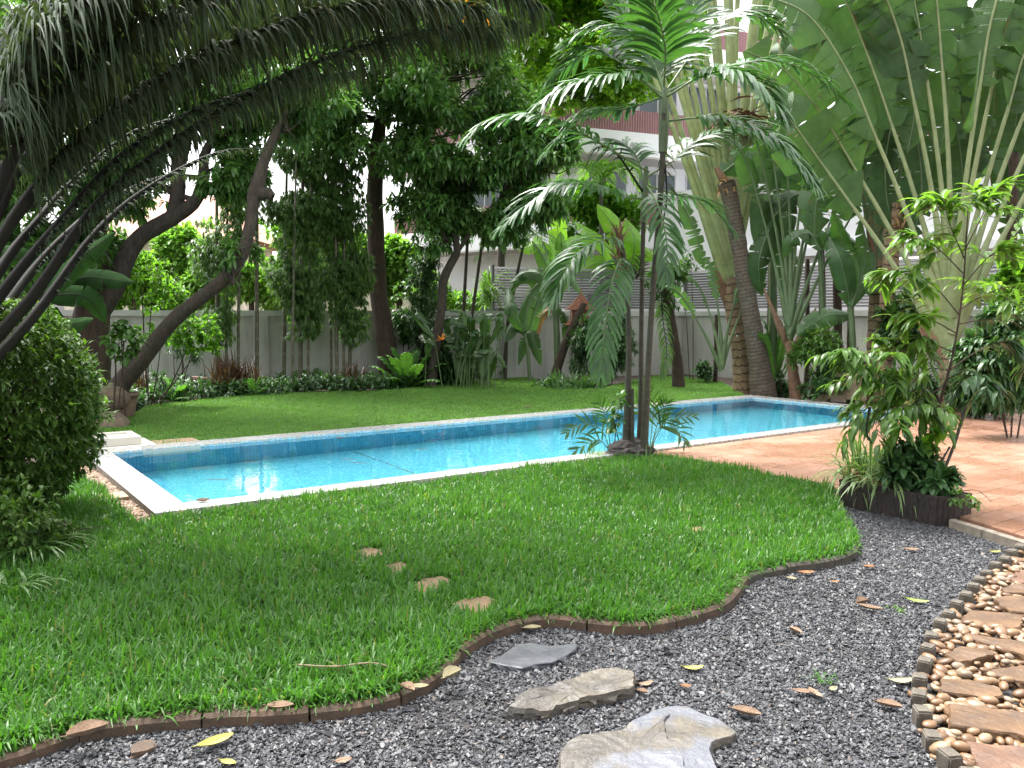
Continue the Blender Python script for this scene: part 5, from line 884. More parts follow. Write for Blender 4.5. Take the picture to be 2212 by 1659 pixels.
# ------------------------------------------------------------------ spirit house
s = 20.0; sb = gp(1252, s); t = thing('spirit_house', 'small red-brown gabled wooden shrine on a post by the wall', 'spirit house', sb)
zc = P(1252, 702, s)[2]
def lb(g, lo, hi): g.box(np.array(lo) + A(sb[0], sb[1], zc), np.array(hi) + A(sb[0], sb[1], zc))
g = G(); tube(g, [sb, A(sb[0], sb[1], zc)], (.05, .05), 8); g.build('post', M['stone'], t)
g = G(); lb(g, (-.36, -.3, 0), (.36, .3, .05)); lb(g, (-.3, -.24, .052), (.3, .24, .1)); g.build('platform', M['woodred'], t)
g = G(); lb(g, (-.19, -.1, .102), (.19, .16, .36)); hb = g.build('body', M['woodred'], t)
g = G(); lb(g, (-.05, -.112, .11), (.05, -.101, .3)); g.build('doorway', M['wood'], hb)
for x in (-.24, -.12, .12, .24): g = G(); lb(g, (x - .012, -.21, .102), (x + .012, -.186, .36)); g.build('column', M['woodred'], t)
g = G()
for k, (w, z, h) in enumerate([(.36, .36, .22), (.25, .44, .27)]):
    v = np.array([[-w, -.27 + k * .05, z], [w, -.27 + k * .05, z], [w, .2, z], [-w, .2, z], [-.0 * w - .02, -.27 + k * .05, z + h], [-.02, .2, z + h], [.02, .2, z + h], [.02, -.27 + k * .05, z + h]]) + A(sb[0], sb[1], zc)
    g.add(v, [[0, 4, 5, 3], [1, 2, 6, 7], [0, 1, 7, 4], [2, 3, 5, 6], [4, 7, 6, 5]])
rf = g.build('roof', M['woodred'], t)
for sx in (-1, 1):
    for k, (w, z, h) in enumerate([(.36, .36, .22), (.25, .44, .27)]): g = G(); a = A(sb[0] + sx * w, sb[1] - .29 + k * .05, zc + z); b = A(sb[0], sb[1] - .29 + k * .05, zc + z + h + .05); tube(g, smooth_pts([a + A(sx * .05, 0, .06), a, (a + b) / 2 - A(0, 0, .01), b, b + A(0, 0, .08)], 10), (.012, .012, .01), 5); g.build('bargeboard', M['terra'], rf)

# ------------------------------------------------------------------ clustered palm in front of the pool
rng = np.random.default_rng(201)
pb = at(1372, 992, .03); d0 = pb[1]
t = thing('clump_palm', 'clump of slim ringed palm stems on a dark root mound at the pool edge', 'palm', pb)
bm = bmesh.new(); bmesh.ops.create_icosphere(bm, subdivisions=4, radius=1); v = np.array([q.co[:] for q in bm.verts]); f = [[q.index for q in w.verts] for w in bm.faces]; bm.free()
v = v * (1 + .16 * wob(v, 2.3, 1) + .1 * wob(v, 6, 2) + .05 * wob(v, 15, 2))[:, None] * A(.27, .24, .16) + pb + A(-.06, .06, .05); g = G(); g.add(v, f)
for i in range(150):
    a = rng.uniform(0, 6.3); r = rng.uniform(.02, .16); s0 = pb + A(math.cos(a) * r, math.sin(a) * r + .06, .26 - r); tube(g, [s0, s0 + A(math.cos(a) * .1, math.sin(a) * .1, -.1), s0 + A(math.cos(a) * .17, math.sin(a) * .15, -.26)], (.007, .004), 4, rough=.1, rng=rng)
g.build('root_mound', M['troughw'], t, smooth=False)
st1 = PL([(1352, 980), (1357, 840), (1358, 720), (1353, 610), (1345, 545), (1338, 505)], d0 + .05); st2 = PL([(1390, 985), (1395, 900), (1403, 745), (1414, 580), (1425, 450), (1432, 330), (1434, 245)], d0 - .05); st3 = PL([(1380, 980), (1384, 880), (1385, 740), (1387, 600), (1390, 480), (1393, 395)], d0 + .12); st4 = PL([(1366, 985), (1366, 900), (1366, 840)], d0)
for s, r in ((st1, (.05, .032, .028, .027, .03)), (st2, (.048, .034, .031, .03, .03)), (st3, (.036, .027, .025, .024)), (st4, (.024, .016))): trunk(t, 'stem', s, r, M['pstem'], rng, 10, .0, 40)
for s, e, r in ((st2[-2], P(1436, 190, d0), .05), (st3[-2], P(1396, 360, d0 + .1), .036)): g = G(); tube(g, smooth_pts([s, (s + e) / 2, e], 8), (r * .9, r * 1.15, r * .6), 10); g.build('crownshaft', M['pshaft'], t, smooth=True)
g = G(); n = 60; c = st1[-1]; ribbons(g, c + rng.normal(0, .02, (n, 3)) - A(0, 0, 1) * rng.uniform(0, .5, n)[:, None], nrm(rand_dirs(rng, n, .2, 1) * A(.5, .5, 1)), rng.uniform(.12, .36, n), .03, 3, droop=.8, rng=rng); g.build('dead_sheath', M['dry'], t)
FR = [  # base, mid..., tip with depth offsets; leaflet length, count
 ([(1434, 215, 0), (1380, 172, -.2), (1310, 168, -.4), (1225, 190, -.5), (1150, 240, -.5)], .50, 30), ([(1402, 372, 0), (1318, 322, -.3), (1237, 279, -.5), (1150, 254, -.6), (1075, 262, -.6), (1018, 294, -.6)], .42, 30),
 ([(1394, 430, .1), (1345, 424, 0), (1275, 400, -.2), (1203, 402, -.3), (1145, 440, -.4), (1086, 492, -.4)], .44, 30), ([(1345, 545, 0), (1318, 518, -.2), (1256, 540, -.4), (1220, 588, -.5), (1192, 652, -.5)], .40, 19),
 ([(1350, 560, 0), (1336, 568, -.2), (1316, 640, -.4), (1304, 740, -.5), (1300, 800, -.5)], .34, 22), ([(1435, 200, 0), (1428, 165, .2), (1472, 85, .4), (1505, -10, .5), (1520, -90, .5)], .52, 30),
 ([(1434, 200, 0), (1413, 140, .1), (1368, 66, .2), (1322, -5, .2), (1270, -60, .1)], .52, 30), ([(1436, 212, 0), (1512, 166, -.3), (1575, 154, -.6), (1636, 180, -.8), (1688, 250, -.9)], .46, 32),
 ([(1436, 200, 0), (1500, 172, .5), (1607, 138, .8), (1690, 134, .9), (1765, 168, .9), (1828, 222, .9)], .46, 30), ([(1438, 262, 0), (1522, 254, -.2), (1605, 268, -.5), (1688, 312, -.7), (1762, 402, -.8)], .44, 30),
 ([(1400, 380, .1), (1450, 350, .2), (1502, 308, .3), (1588, 285, .3), (1686, 326, .2), (1744, 392, .1)], .44, 30), ([(1434, 205, 0), (1300, 110, .6), (1240, 130, .8), (1190, 180, .9)], .46, 26), ([(1434, 190, 0), (1436, 100, -.3), (1412, 10, -.6), (1360, -70, -.9)], .5, 26),
 ([(1394, 400, .1), (1370, 330, .4), (1330, 310, .6), (1290, 350, .7)], .36, 20), ([(1396, 400, .1), (1420, 440, -.3), (1440, 520, -.5), (1438, 600, -.5)], .3, 16),
 ([(1432, 210, 0), (1350, 235, .3), (1265, 250, .5), (1180, 330, .6)], .42, 24), ([(1436, 200, 0), (1540, 60, .3), (1620, 30, .4), (1690, 70, .4)], .46, 26), ([(1396, 400, .1), (1460, 420, .3), (1530, 440, .4), (1580, 500, .4)], .36, 22), ([(1434, 195, 0), (1400, 100, .3), (1320, 60, .5), (1230, 90, .6)], .46, 26)]
for pts, LL, n in FR:
    g = G(); frond(g, PL([(a, b, d0 + e) for a, b, e in pts], d0), LL * 1.12, int(n * (1.35 if LL > .4 else 1.1)), .05 if LL > .4 else .042, (.013, .004), (58, 24), 1.15, A(0, -.25, 1), .22, .2, 4, (0, 1), rng, prof=(.4, 1, 1, .85, .35)); g.build('frond', [M['rachis'], M['palm']], t, smooth=True)
# dead thin fronds hanging from the crowns
for pts in ([(1392, 420, .1), (1330, 330, 0), (1290, 320, 0), (1265, 360, 0)], [(1430, 300, 0), (1440, 420, -.1), (1425, 520, -.1)], [(1350, 560, 0), (1375, 600, -.2), (1385, 560, -.3)]):
    g = G(); frond(g, PL([(a, b, d0 + e) for a, b, e in pts], d0), .22, 12, .02, rng=rng, droop=1.6); g.build('frond', [M['rachis_d'], M['palm_dark']], t, smooth=True)
# suckers at its foot
for lab, bx, by, frs in [('small palm sucker with thin fronds left of the palm root mound', 1318, 985, [[(1318, 975), (1300, 930), (1262, 915), (1225, 935)], [(1320, 975), (1308, 900), (1290, 860)], [(1318, 975), (1290, 950), (1240, 975)]]), ('small palm sucker with spreading fronds right of the palm stems', 1410, 980, [[(1405, 970), (1420, 930), (1450, 905), (1500, 900)], [(1405, 970), (1425, 900), (1440, 868)], [(1405, 970), (1430, 925), (1462, 925), (1480, 960)], [(1404, 965), (1412, 880), (1405, 840)], [(1402, 965), (1385, 890), (1350, 860)]])]:
    b = at(bx, by, .03); t2 = thing('palm_sucker', lab, 'palm', b)
    g = G(); tube(g, [b, b + A(0, 0, .14)], (.014, .01), 6); g.build('stem', M['pstem'], t2)
    for a in frs: g = G(); frond(g, PL([(x, y, b[1] - .05 * i) for i, (x, y) in enumerate(a)], b[1]), .21, 9, .024, (.006, .002), (55, 30), .5, A(0, -1, .5), .1, .35, 3, (0, 1), rng); g.build('frond', [M['rachis'], M['heli_leaf']], t2, smooth=True)
shrub('leafy_seedling', 'small oval-leaved seedling climbing the left palm stem', 'plant', at(1330, 985, .03), [], [pxblob(1325, 905, d0 - .1, 18, 34, .12, 16), pxblob(1340, 865, d0 - .1, 18, 20, .1, 8)], 4, .10, .045, 'shrub', rng, sr=.006, nb=4)
spiky('grass_clump', 'thin arching grass clump at the foot of the palm clump by the coping', 'grass clump', at(1288, 996, .03), 26, .28, .012, 'lily', rng, .8, 2.2)
spiky('grass_clump', 'grassy tuft right in front of the palm root mound', 'grass clump', at(1402, 1000, .03), 26, .2, .014, 'lily', rng, .9, 2.2)

# ------------------------------------------------------------------ overhead palm at the left
rng = np.random.default_rng(202)
ob = A(-3.75, 5.0, 0); t = thing('feather_palm', 'large overhanging palm with dark arching fronds filling the upper left', 'palm', ob)
trunk(t, 'stem', [ob, ob + A(.03, 0, .4), ob + A(.0, .05, .95)], (.2, .17, .16), M['fibre'], rng, 12, .04)
hub = ob + A(0, .05, .85)
OF = [([(0, 640), (130, 480), (270, 330), (430, 235), (620, 180), (790, 150)], 5.6, 7.0), ([(40, 680), (200, 455), (350, 325), (520, 215), (720, 120), (950, 60), (1080, 70)], 5.4, 6.4), ([(-20, 560), (90, 390), (230, 250), (420, 130), (640, 40), (860, 0), (1060, 20)], 5.2, 6.0), ([(-30, 470), (60, 290), (190, 150), (350, 40), (560, -60), (800, -110), (1000, -90)], 5.0, 5.6), ([(60, 700), (210, 500), (330, 400), (470, 330), (580, 320)], 5.8, 7.6), ([(-40, 380), (20, 200), (120, 60), (260, -40), (450, -110)], 4.8, 5.0), ([(-10, 600), (80, 480), (150, 400), (280, 290), (420, 250), (520, 250)], 5.9, 7.2), ([(-40, 420), (0, 260), (60, 120), (160, 0), (300, -90)], 5.2, 5.2), ([(-30, 520), (50, 350), (170, 210), (320, 90), (540, 0), (780, -40), (980, -30)], 5.6, 7.0), ([(20, 650), (150, 500), (260, 420), (360, 380), (450, 380)], 6.2, 8.0), ([(-60, 330), (-20, 150), (60, 20), (200, -80), (420, -170)], 5.6, 6.5), ([(-20, 420), (120, 230), (380, 40), (680, -60), (960, -60), (1180, 20)], 5.4, 6.6), ([(0, 520), (160, 330), (400, 150), (680, 50), (940, 10), (1150, 60)], 5.8, 7.4)]
OLL = [.46, .66, .74, .8, .2, .85, .22, .85, .74, .18, .85, .8, .62]; GRW = [.85, .75, .5, .3, .5, 0, .6, 0, .5, .5, 0, .4, .6]
for i, (pts, da, db_) in enumerate(OF):
    c = PL([(x, y, da + (db_ - da) * k / (len(pts) - 1)) for k, (x, y) in enumerate(pts)], da); c = np.vstack([hub + rng.normal(0, .06, 3), c]); L = np.linalg.norm(np.diff(c, axis=0), axis=1).sum()
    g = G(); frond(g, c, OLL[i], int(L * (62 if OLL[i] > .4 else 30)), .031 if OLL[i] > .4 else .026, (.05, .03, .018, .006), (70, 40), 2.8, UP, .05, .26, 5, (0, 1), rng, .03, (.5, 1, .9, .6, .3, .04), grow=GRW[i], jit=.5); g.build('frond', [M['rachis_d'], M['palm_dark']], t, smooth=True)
g = G(); frond(g, PL([(960, 20), (1000, 5), (1040, 20)], 6.5), .3, 8, .03, rng=rng, droop=2.5); g.build('withered_frond', [M['rachis_d'], M['heli']], t, smooth=True)

# ------------------------------------------------------------------ fan palms
def fan_palm(label, base, vtx, h, angs, L, BL, BW, rng, trunk_pts=None, tr=(.2, .17), pm='petiole', bm_='trav', tmat='fibre', stag=.8, pr=(.085, .05, .03), dry=3, bend=6, face=.5, lenf=None, tears=9):
    t = thing('fan_palm', label, 'fan palm', base); h = nrm(h); f = A(h[1], -h[0], 0)
    if trunk_pts is not None: trunk(t, 'trunk', trunk_pts, tr, M[tmat], rng, 12, .07, 30)
    am = max(abs(a) for a in angs)
    for i, a in enumerate(angs):
        s0 = vtx + UP * stag * (1 - abs(a) / am) ** 1.2 + f * .03 * ((i % 2) - .5); l = L * rng.uniform(.92, 1.06) * (lenf[i] if lenf else 1); pts = []
        oj = rng.normal(0, .04); sg = 1 if a >= 0 else -1
        pos = s0.copy(); k = 9; pts.append(pos.copy())
        for j in range(k): ang = R(a + sg * bend * (j / k) ** 1.5); pos = pos + (h * math.sin(ang) + UP * math.cos(ang) + f * oj) * (l / k); pts.append(pos.copy())
        g = G(); tube(g, smooth_pts(pts, 22), pr, 8, 0, r=rng.random(), flat=.55); stalk = g.build('leaf_stalk', M[pm], t, smooth=True)
        dd = nrm(pts[-1] - pts[-2]); bl = BL * rng.uniform(.85, 1.1); dr = rng.uniform(.15, .8) * bl; oo = nrm(h * sg * rng.uniform(.2, 1) + f * rng.uniform(-.3, 1.0))
        c = [pts[-1], pts[-1] + dd * bl * .4, pts[-1] + dd * bl * .75 + oo * dr * .2, pts[-1] + dd * bl * .95 + oo * dr * .6 - UP * dr * .15]
        g = G(); blade(g, c, BW * rng.uniform(.85, 1.15), nrm(f * face + h * rng.normal(0, .5) + UP * .2), tears + 5, .35, (0, 1), rng, rib=.028, gap=.045, pan=.6); g.build('leaf_blade', [M[pm], M[bm_]], stalk, smooth=True)
    for i in range(dry):
        a = (-1) ** i * am * (1.0 + .25 * rng.random()); s0 = vtx - UP * (.05 + .25 * rng.random()); dv = h * math.sin(R(a)) + UP * math.cos(R(a)); g = G(); q0 = s0 + h * math.sin(R(a)) * .12; tube(g, smooth_pts([q0, q0 + dv * .4 + f * .06, q0 + dv * (.75 + rng.random() * .5) + f * .1], 9), (.045, .075, .012), 8, flat=.35, rough=.06, rng=rng); g.build('dry_sheath', M['dry'], t, smooth=True)
    return t
rng = np.random.default_rng(203)
def extra(t, seq, d, W, mat, rng, nh=A(0, -.8, .5), tears=7, sag=.45, nm='leaf', st='petiole_g', stalk=None):
    g = G()
    if stalk: tube(g, smooth_pts(PL(stalk, d), 12), (.035, .02), 7)
    c = PL(seq, d); blade(g, c, W, nrm(nh + rng.normal(0, .12, 3)), tears + 3, sag, rng=rng, rib=.022, gap=.035, pan=.5); return g.build(nm, [M[st], M[mat]], t, smooth=True)
d = 17.3; v1 = P(1578, 640, d)
T1 = fan_palm('tall pale fan palm rising behind the far right pool corner', gp(1604, d), v1, A(1, .15, 0), [-21, -19, -17, -15, -13, -11, -9, -7, -5, -3, -1, 1, 3, 5, 7.5, 10, 12, 14], 5.6, 2.4, .85, rng, PL([(1606, 850), (1600, 780), (1590, 710), (1580, 640), (1576, 600)], d), (.2, .17, .17, .17, .12), stag=1.9, pr=(.115, .06, .045), dry=4, bend=4, pm='petiole_y')
for seq, W, mat, dd in [([(1690, 20), (1760, 30), (1850, 110), (1915, 230)], .75, 'trav', 17.5), ([(1780, 30), (1760, 120), (1760, 210), (1800, 290)], .95, 'banana', 16.6), ([(1820, 20), (1860, 100), (1900, 180), (1905, 260)], .8, 'trav', 16.9), ([(1700, -20), (1740, 60), (1745, 170), (1720, 270)], .8, 'trav', 18), ([(1660, 260), (1690, 320), (1700, 400), (1680, 460)], .7, 'trav', 18), ([(1730, 270), (1760, 340), (1765, 420), (1740, 500)], .8, 'trav', 17.8), ([(1800, 260), (1830, 330), (1835, 420), (1800, 490)], .75, 'trav', 17.6), ([(1640, 30), (1660, 120), (1655, 230), (1640, 300)], .6, 'trav', 18.2), ([(1470, 430), (1495, 480), (1510, 530), (1520, 580)], .4, 'trav', 17), ([(1560, -60), (1640, -40), (1700, 30), (1740, 110)], .8, 'trav', 17.8)]: extra(T1, seq, dd, W, mat, rng)
g = G(); n = 46; c = P(1590, 255, 16.9); ribbons(g, c + rng.normal(0, .16, (n, 3)) * A(1.6, 1, .8), nrm(rand_dirs(rng, n) * A(1, .5, .4) + A(.3, 0, -.2)), rng.uniform(.3, .7, n), .13, 3, droop=.7, rng=rng, fold=.4); g.build('withered_leaf', M['dry'], T1)
# ringed dark trunk with one broad leaf
d = 16.4; t = thing('ringed_palm', 'dark rough ringed trunk with one broad horizontal leaf, beside the pale fan palm', 'palm', gp(1648, d))
trunk(t, 'trunk', PL([(1652, 862), (1642, 800), (1628, 720), (1610, 620), (1594, 520), (1580, 440), (1570, 392)], d), (.27, .2, .175, .165, .15, .15, .17), M['ringed'], rng, 12, .08, 50)
extra(t, [(1562, 372), (1610, 345), (1680, 372), (1758, 412)], d - .3, .62, 'banana', rng, A(0, -1, .25), 4, .2); g = G(); tube(g, smooth_pts(PL([(1572, 400), (1556, 378), (1548, 362)], d), 6), (.09, .05), 7); g.build('dry_sheath', M['dry'], t, smooth=True)
g = G(); n = 40; c = P(1570, 395, d); ribbons(g, c + rng.normal(0, .08, (n, 3)), nrm(rand_dirs(rng, n, -1, .4)), rng.uniform(.15, .4, n), .06, 3, droop=1, rng=rng); g.build('dry_fibre', M['banana_dry'], t)
# young fan palm by the pool corner
d = 16.0; fan_palm('young green fan palm with thin stalks between the ringed trunk and stone planter', gp(1712, d), P(1705, 735, d), A(1, .1, 0), [-14, -9, -5, -1.5, 2, 6, 10.5, 17, 23], 2.55, 1.35, .42, rng, PL([(1722, 862), (1712, 800), (1705, 735)], d), (.13, .1, .08), 'petiole_g', 'banana', 'dry', .5, (.07, .03, .018), 2, 5)
d = 16.8; fan_palm('small fan palm of slim leaves at the foot of the pale fan palm', gp(1560, d), P(1560, 800, d), A(1, .3, 0), [-26, -14, -5, 6, 18], 1.15, .85, .22, rng, None, pm='petiole_g', bm_='banana', stag=.3, pr=(.06, .03, .015), dry=0, bend=8)
t = rosette('wild_ginger', 'bright upright broad-leaved plant right of the ringed trunk', 'plant', gp(1675, 16.9, .2), 9, 1.5, .22, 'banana', rng, (.8, 1.45), curl=.3)
# big fan palm at right
d = 13.6; v2 = P(2052, 765, d); T2 = fan_palm('huge fan palm with wide-spread pale stalks at the right', gp(2058, d), v2, A(1, -.1, 0), [-33, -27, -21, -15.5, -10.5, -6, -2, 2, 6, 10, 14.5, 19, 24], 3.6, 2.7, 1.0, rng, PL([(2060, 895), (2056, 830), (2052, 765)], d), (.24, .2, .16), stag=.9, pr=(.13, .045, .032), dry=5, bend=5, pm='petiole', lenf=[.78, .95, 1, 1, 1, 1, 1, 1, 1, 1, 1, 1, 1])
for seq, W, mat, dd in [([(1940, 60), (1960, 140), (1975, 240), (1960, 330)], .7, 'trav', 13.9), ([(2010, 40), (2040, 130), (2050, 230), (2030, 330)], .75, 'trav', 14.2), ([(2100, 20), (2120, 110), (2130, 220), (2110, 330)], .8, 'trav', 14.3), ([(2190, 60), (2200, 180), (2190, 300), (2160, 400)], .7, 'trav', 14), ([(1890, 60), (1900, 160), (1890, 270), (1860, 350)], .75, 'trav', 14.4), ([(1960, 240), (1985, 330), (1990, 430), (1970, 520)], .7, 'trav', 14.6), ([(2060, 250), (2075, 330), (2080, 420), (2060, 500)], .7, 'trav', 14.8), ([(2170, 230), (2185, 330), (2190, 430), (2175, 520)], .7, 'trav', 14.6), ([(2220, 100), (2230, 250), (2215, 420), (2190, 520)], .75, 'trav', 14.2), ([(1850, -40), (1900, 10), (1960, 80), (1990, 170)], .8, 'trav', 13.6)]: extra(T2, seq, dd, W, mat, rng)
for k in range(9):
    x = 1770 + k * 52 + rng.normal(0, 14); y = rng.uniform(-60, 90); extra(T2, [(x, y - 60), (x + rng.normal(0, 14), y + 20), (x + rng.normal(0, 24), y + 110), (x + rng.normal(0, 34), y + 190)], 15.7 + rng.normal(0, .2), .95, 'trav', rng)
for k in range(12):
    x = 1800 + k * 36 + rng.normal(0, 12); y = rng.uniform(120, 330); extra(T2, [(x, y - 60), (x + rng.normal(0, 14), y + 20), (x + rng.normal(0, 24), y + 110), (x + rng.normal(0, 34), y + 190)], 15.3 + rng.normal(0, .3), .8, 'trav', rng)
g = G(); c = PL([(2118, 110), (2108, 200), (2098, 265), (2092, 285)], 13.2); blade(g, c, .22, A(0, -1, 0), 0, .9, rng=rng, prof=(.2, .25, .3, .5, .9, 1, .3)); g.build('furled_leaf', [M['petiole_g'], M['mango_new']], T2, smooth=True)
# third fan palm between them
d = 15.6; T3 = fan_palm('fan palm with a peeling tan trunk and bundled upright stalks between two larger ones', gp(1893, d), P(1896, 600, d), A(1, 0, 0), [-11, -8, -5, -2.5, 0, 2.5, 5, 8], 3.4, 2.1, .75, rng, PL([(1890, 860), (1892, 760), (1894, 660), (1896, 560)], d), (.2, .17, .15, .13), pm='petiole_g', stag=.9, pr=(.09, .04, .03), dry=4, bend=3)
extra(T3, [(1800, 425), (1830, 400), (1880, 400), (1920, 440)], 15, .5, 'banana', rng)
d = 14.9; t = thing('bare_tree', 'brown fibrous dead trunk with peeling top behind the right fan palm stalks', 'dead trunk', gp(1925, d)); trunk(t, 'trunk', PL([(1908, 870), (1912, 740), (1918, 600), (1930, 500), (1938, 440)], d), (.15, .13, .13, .15, .1), M['fibre'], rng, 10, .14, 30)
g = G(); n = 46; c = P(1945, 465, d); ribbons(g, c + rng.normal(0, .12, (n, 3)), nrm(rand_dirs(rng, n, -1, .3)), rng.uniform(.2, .6, n), .07, 3, droop=1, rng=rng, fold=.4); g.build('dry_leaf', M['banana_dry'], t)
# slim dark trunks among the fan palms
for x0, x1, y1, d, r, lab in [(1655, 1668, 470, 18.3, .07, 'slim dark trunk just right of the ringed palm'), (1742, 1745, 560, 17.6, .05, 'slim brown dead banana stem left of the arched leaf'), (1782, 1774, 520, 16.8, .075, 'brown dead banana stem under the arched pale leaf'), (1812, 1808, 600, 16.4, .09, 'dark mossy trunk right of the arched pale leaf'), (1835, 1838, 590, 16.6, .07, 'thin dark trunk left of the peeling fan palm trunk'), (2168, 2190, 330, 13.9, .09, 'dark trunk behind the stalks at the right photo edge'), (1545, 1548, 680, 19.6, .05, 'short thin brown stem by the wall left of the pale fan palm')]:
    g = G(); tube(g, smooth_pts([gp(x0, d), P((x0 + x1) / 2, 740, d), P(x1, y1, d)], 16), (r * 1.1, r, r * .8), 8, rough=.1, rng=rng); tag(g.build('slim_tree', M['bark_b'], org=gp(x0, d), smooth=True), lab, 'trunk', 'slim trunks among the fan palms')
# banana plants amid
d = 15.9; banana('banana plant with one pale leaf arched like a roof right of the young fan palm', gp(1776, d), PL([(1780, 868), (1778, 700), (1772, 540)], d), [[(1772, 540), (1750, 505), (1715, 515), (1690, 560)], [(1772, 540), (1800, 495), (1840, 520), (1872, 556)]], d - .3, rng, W=.42, sr=(.06, .05), group='banana plants among the fan palms')
d = 15.3; banana('banana plant with a bright upright leaf and a dark broad one at centre right', gp(1832, d), PL([(1838, 870), (1842, 760), (1838, 660)], d), [([(1840, 640), (1835, 590), (1820, 520), (1798, 452)], 'fern', .42), [(1838, 660), (1815, 560), (1790, 510)], [(1840, 660), (1860, 620), (1900, 610), (1950, 655)], [(1838, 680), (1790, 680), (1755, 700), (1722, 724)], [(1840, 660), (1870, 560), (1860, 470)]], d, rng, W=.45, sr=(.08, .05), group='banana plants among the fan palms')
d = 16.3; banana('dark banana plant with torn hanging leaves behind the young fan palm', gp(1660, d + 1), PL([(1668, 850), (1670, 650), (1668, 480)], d + .8), [[(1668, 450), (1650, 430), (1648, 500), (1656, 560)], [(1670, 450), (1690, 430), (1700, 470), (1690, 540)], [(1668, 480), (1640, 560), (1645, 640)], [(1670, 470), (1720, 420), (1760, 450), (1770, 510)], [(1670, 470), (1700, 560), (1695, 640)]], d, rng, 'trav', .5, group='banana plants among the fan palms')
# small lime palm before the building
d = 23.4; t = thing('small_palm', 'small yellow-green palm crown beyond the wall in front of the white building', 'palm', gp(1300, d)); trunk(t, 'stem', [gp(1300, d), P(1300, 560, d), P(1298, 410, d)], (.08, .06, .05), M['pstem'], rng, 8, 0)
for k in range(11):
    a = k * .62 + rng.random() * .4; o = A(math.cos(a), math.sin(a) * .7, 0); c0 = P(1298, 405, d); l = rng.uniform(.9, 1.15); g = G(); frond(g, [c0, c0 + o * .35 * l + A(0, 0, .5), c0 + o * .9 * l + A(0, 0, .55), c0 + o * 1.35 * l + A(0, 0, .05)], .42, 20, .05, rng=rng); g.build('frond', [M['rachis'], M['mango_new']], t, smooth=True)
# stumpy tree with leafy top and dead frond
d = 18.3; t = thing('stump_tree', 'short dark trunk with a bushy top and a withered frond hanging beside it', 'tree', gp(1464, d)); trunk(t, 'trunk', PL([(1466, 842), (1462, 780), (1454, 720), (1444, 660), (1438, 610)], d), (.15, .115, .1, .1, .08), M['bark_b'], rng, 10, .07)
g = G(); crown(g, [pxblob(1430, 610, d, 36, 36, .4, 80), pxblob(1465, 585, d, 26, 34, .3, 44), pxblob(1440, 660, d, 26, 22, .3, 36)], rng, 9, .16, .04, 0, 1.2, -.3); g.build('crown', M['shrub'], t, smooth=True)
g = G(); frond(g, PL([(1428, 620), (1432, 690), (1440, 760), (1430, 815)], d - .3), .34, 26, .04, rng=rng, droop=1.8, nh=A(0, -1, .3)); g.build('withered_frond', [M['rachis_d'], M['bamboo']], t, smooth=True)
shrub('white_flower_shrub', 'thin sparse shrub rising above the wall right of the palm stems', 'shrub', gp(1490, 20.2), [], [pxblob(1492, 560, 20.2, 20, 30, .3, 22), pxblob(1475, 600, 20.2, 20, 20, .3, 16)], 6, .14, .05, 'shrub', rng)
shrub('grey_shrub', 'grey-green bushy shrub right of the young fan palm', 'shrub', gp(1775, 15.4), [], [pxblob(1770, 745, 15.4, 46, 36, .5, 200), pxblob(1740, 770, 15.4, 34, 32, .4, 110), pxblob(1810, 780, 15.4, 36, 30, .4, 110)], 8, .12, .04, 'bamboo', rng)
shrub('dark_bush', 'dark low bush by the wall base left of the pale fan palm', 'shrub', gp(1525, 19.5), [], [pxblob(1525, 800, 19.5, 24, 18, .3, 60)], 8, .14, .05, 'dark_shrub', rng)
shrub('leafy_shrub', 'dark leafy undergrowth bush left of the stone planter', 'shrub', gp(1745, 14.9), [], [pxblob(1745, 835, 14.9, 40, 26, .4, 100), pxblob(1790, 815, 15.2, 40, 26, .4, 100)], 7, .15, .055, 'dark_shrub', rng)
for lab, px, py, d, rx, ry, n, k, L, W, mat in [('dark glossy bush behind the terrace, left of the tall right fan palm trunk', 1975, 800, 13.9, 50, 60, 220, 8, .2, .05, 'dark_shrub'), ('dark leafy bush behind the terrace right of the tall right fan palm trunk', 2105, 830, 12.6, 50, 50, 200, 8, .2, .05, 'dark_shrub'), ('dusty green bush between the banana stem and the peeling trunk', 1862, 790, 15.2, 40, 46, 160, 8, .15, .05, 'shrub'), ('low dark bush at the foot of the ringed palm trunk', 1690, 820, 16.4, 30, 30, 80, 8, .14, .05, 'dark_shrub'), ('tall broadleaf bush in front of the wall behind the young tree', 1940, 690, 14.6, 40, 60, 150, 7, .22, .07, 'heli_leaf'), ('yellow-green bush at the wall between the dead trunk and right fan palm', 1985, 650, 14.9, 26, 50, 90, 7, .16, .06, 'mango_new')]:
    shrub('leafy_bush', lab, 'bush', gp(px, d), [], [pxblob(px, py, d, rx, ry, .45, n), pxblob(px + rx * .5, py + ry * .6, d, rx * .8, ry * .5, .4, n // 2)], k, L, W, mat, rng)
# ornate stone planter
sc = at(1822, 872, 0); t = thing('stone_planter', 'fluted tan stone planter on feet behind the right pool edge', 'planter', sc); a = R(-32); Mx = (np.array([[math.cos(a), -math.sin(a), 0], [math.sin(a), math.cos(a), 0], [0, 0, 1]]), sc)
g = G(); g.box((-.42, -.2, .1), (.42, .2, .17), Mx); g.box((-.38, -.18, .172), (.38, .18, .5), Mx); g.box((-.43, -.21, .502), (.43, .21, .57), Mx)
for x in np.linspace(-.34, .34, 12): tube(g, [np.array([x, -.185, .19]) @ Mx[0].T + sc, np.array([x, -.185, .48]) @ Mx[0].T + sc], .02, 6)
g.build('box', M['stone'], t)
for x in (-.33, .33):
    for y in (-.14, .14): g = G(); g.box((x - .07, y - .05, 0), (x + .07, y + .05, .098), Mx); g.build('foot', M['stone'], t)

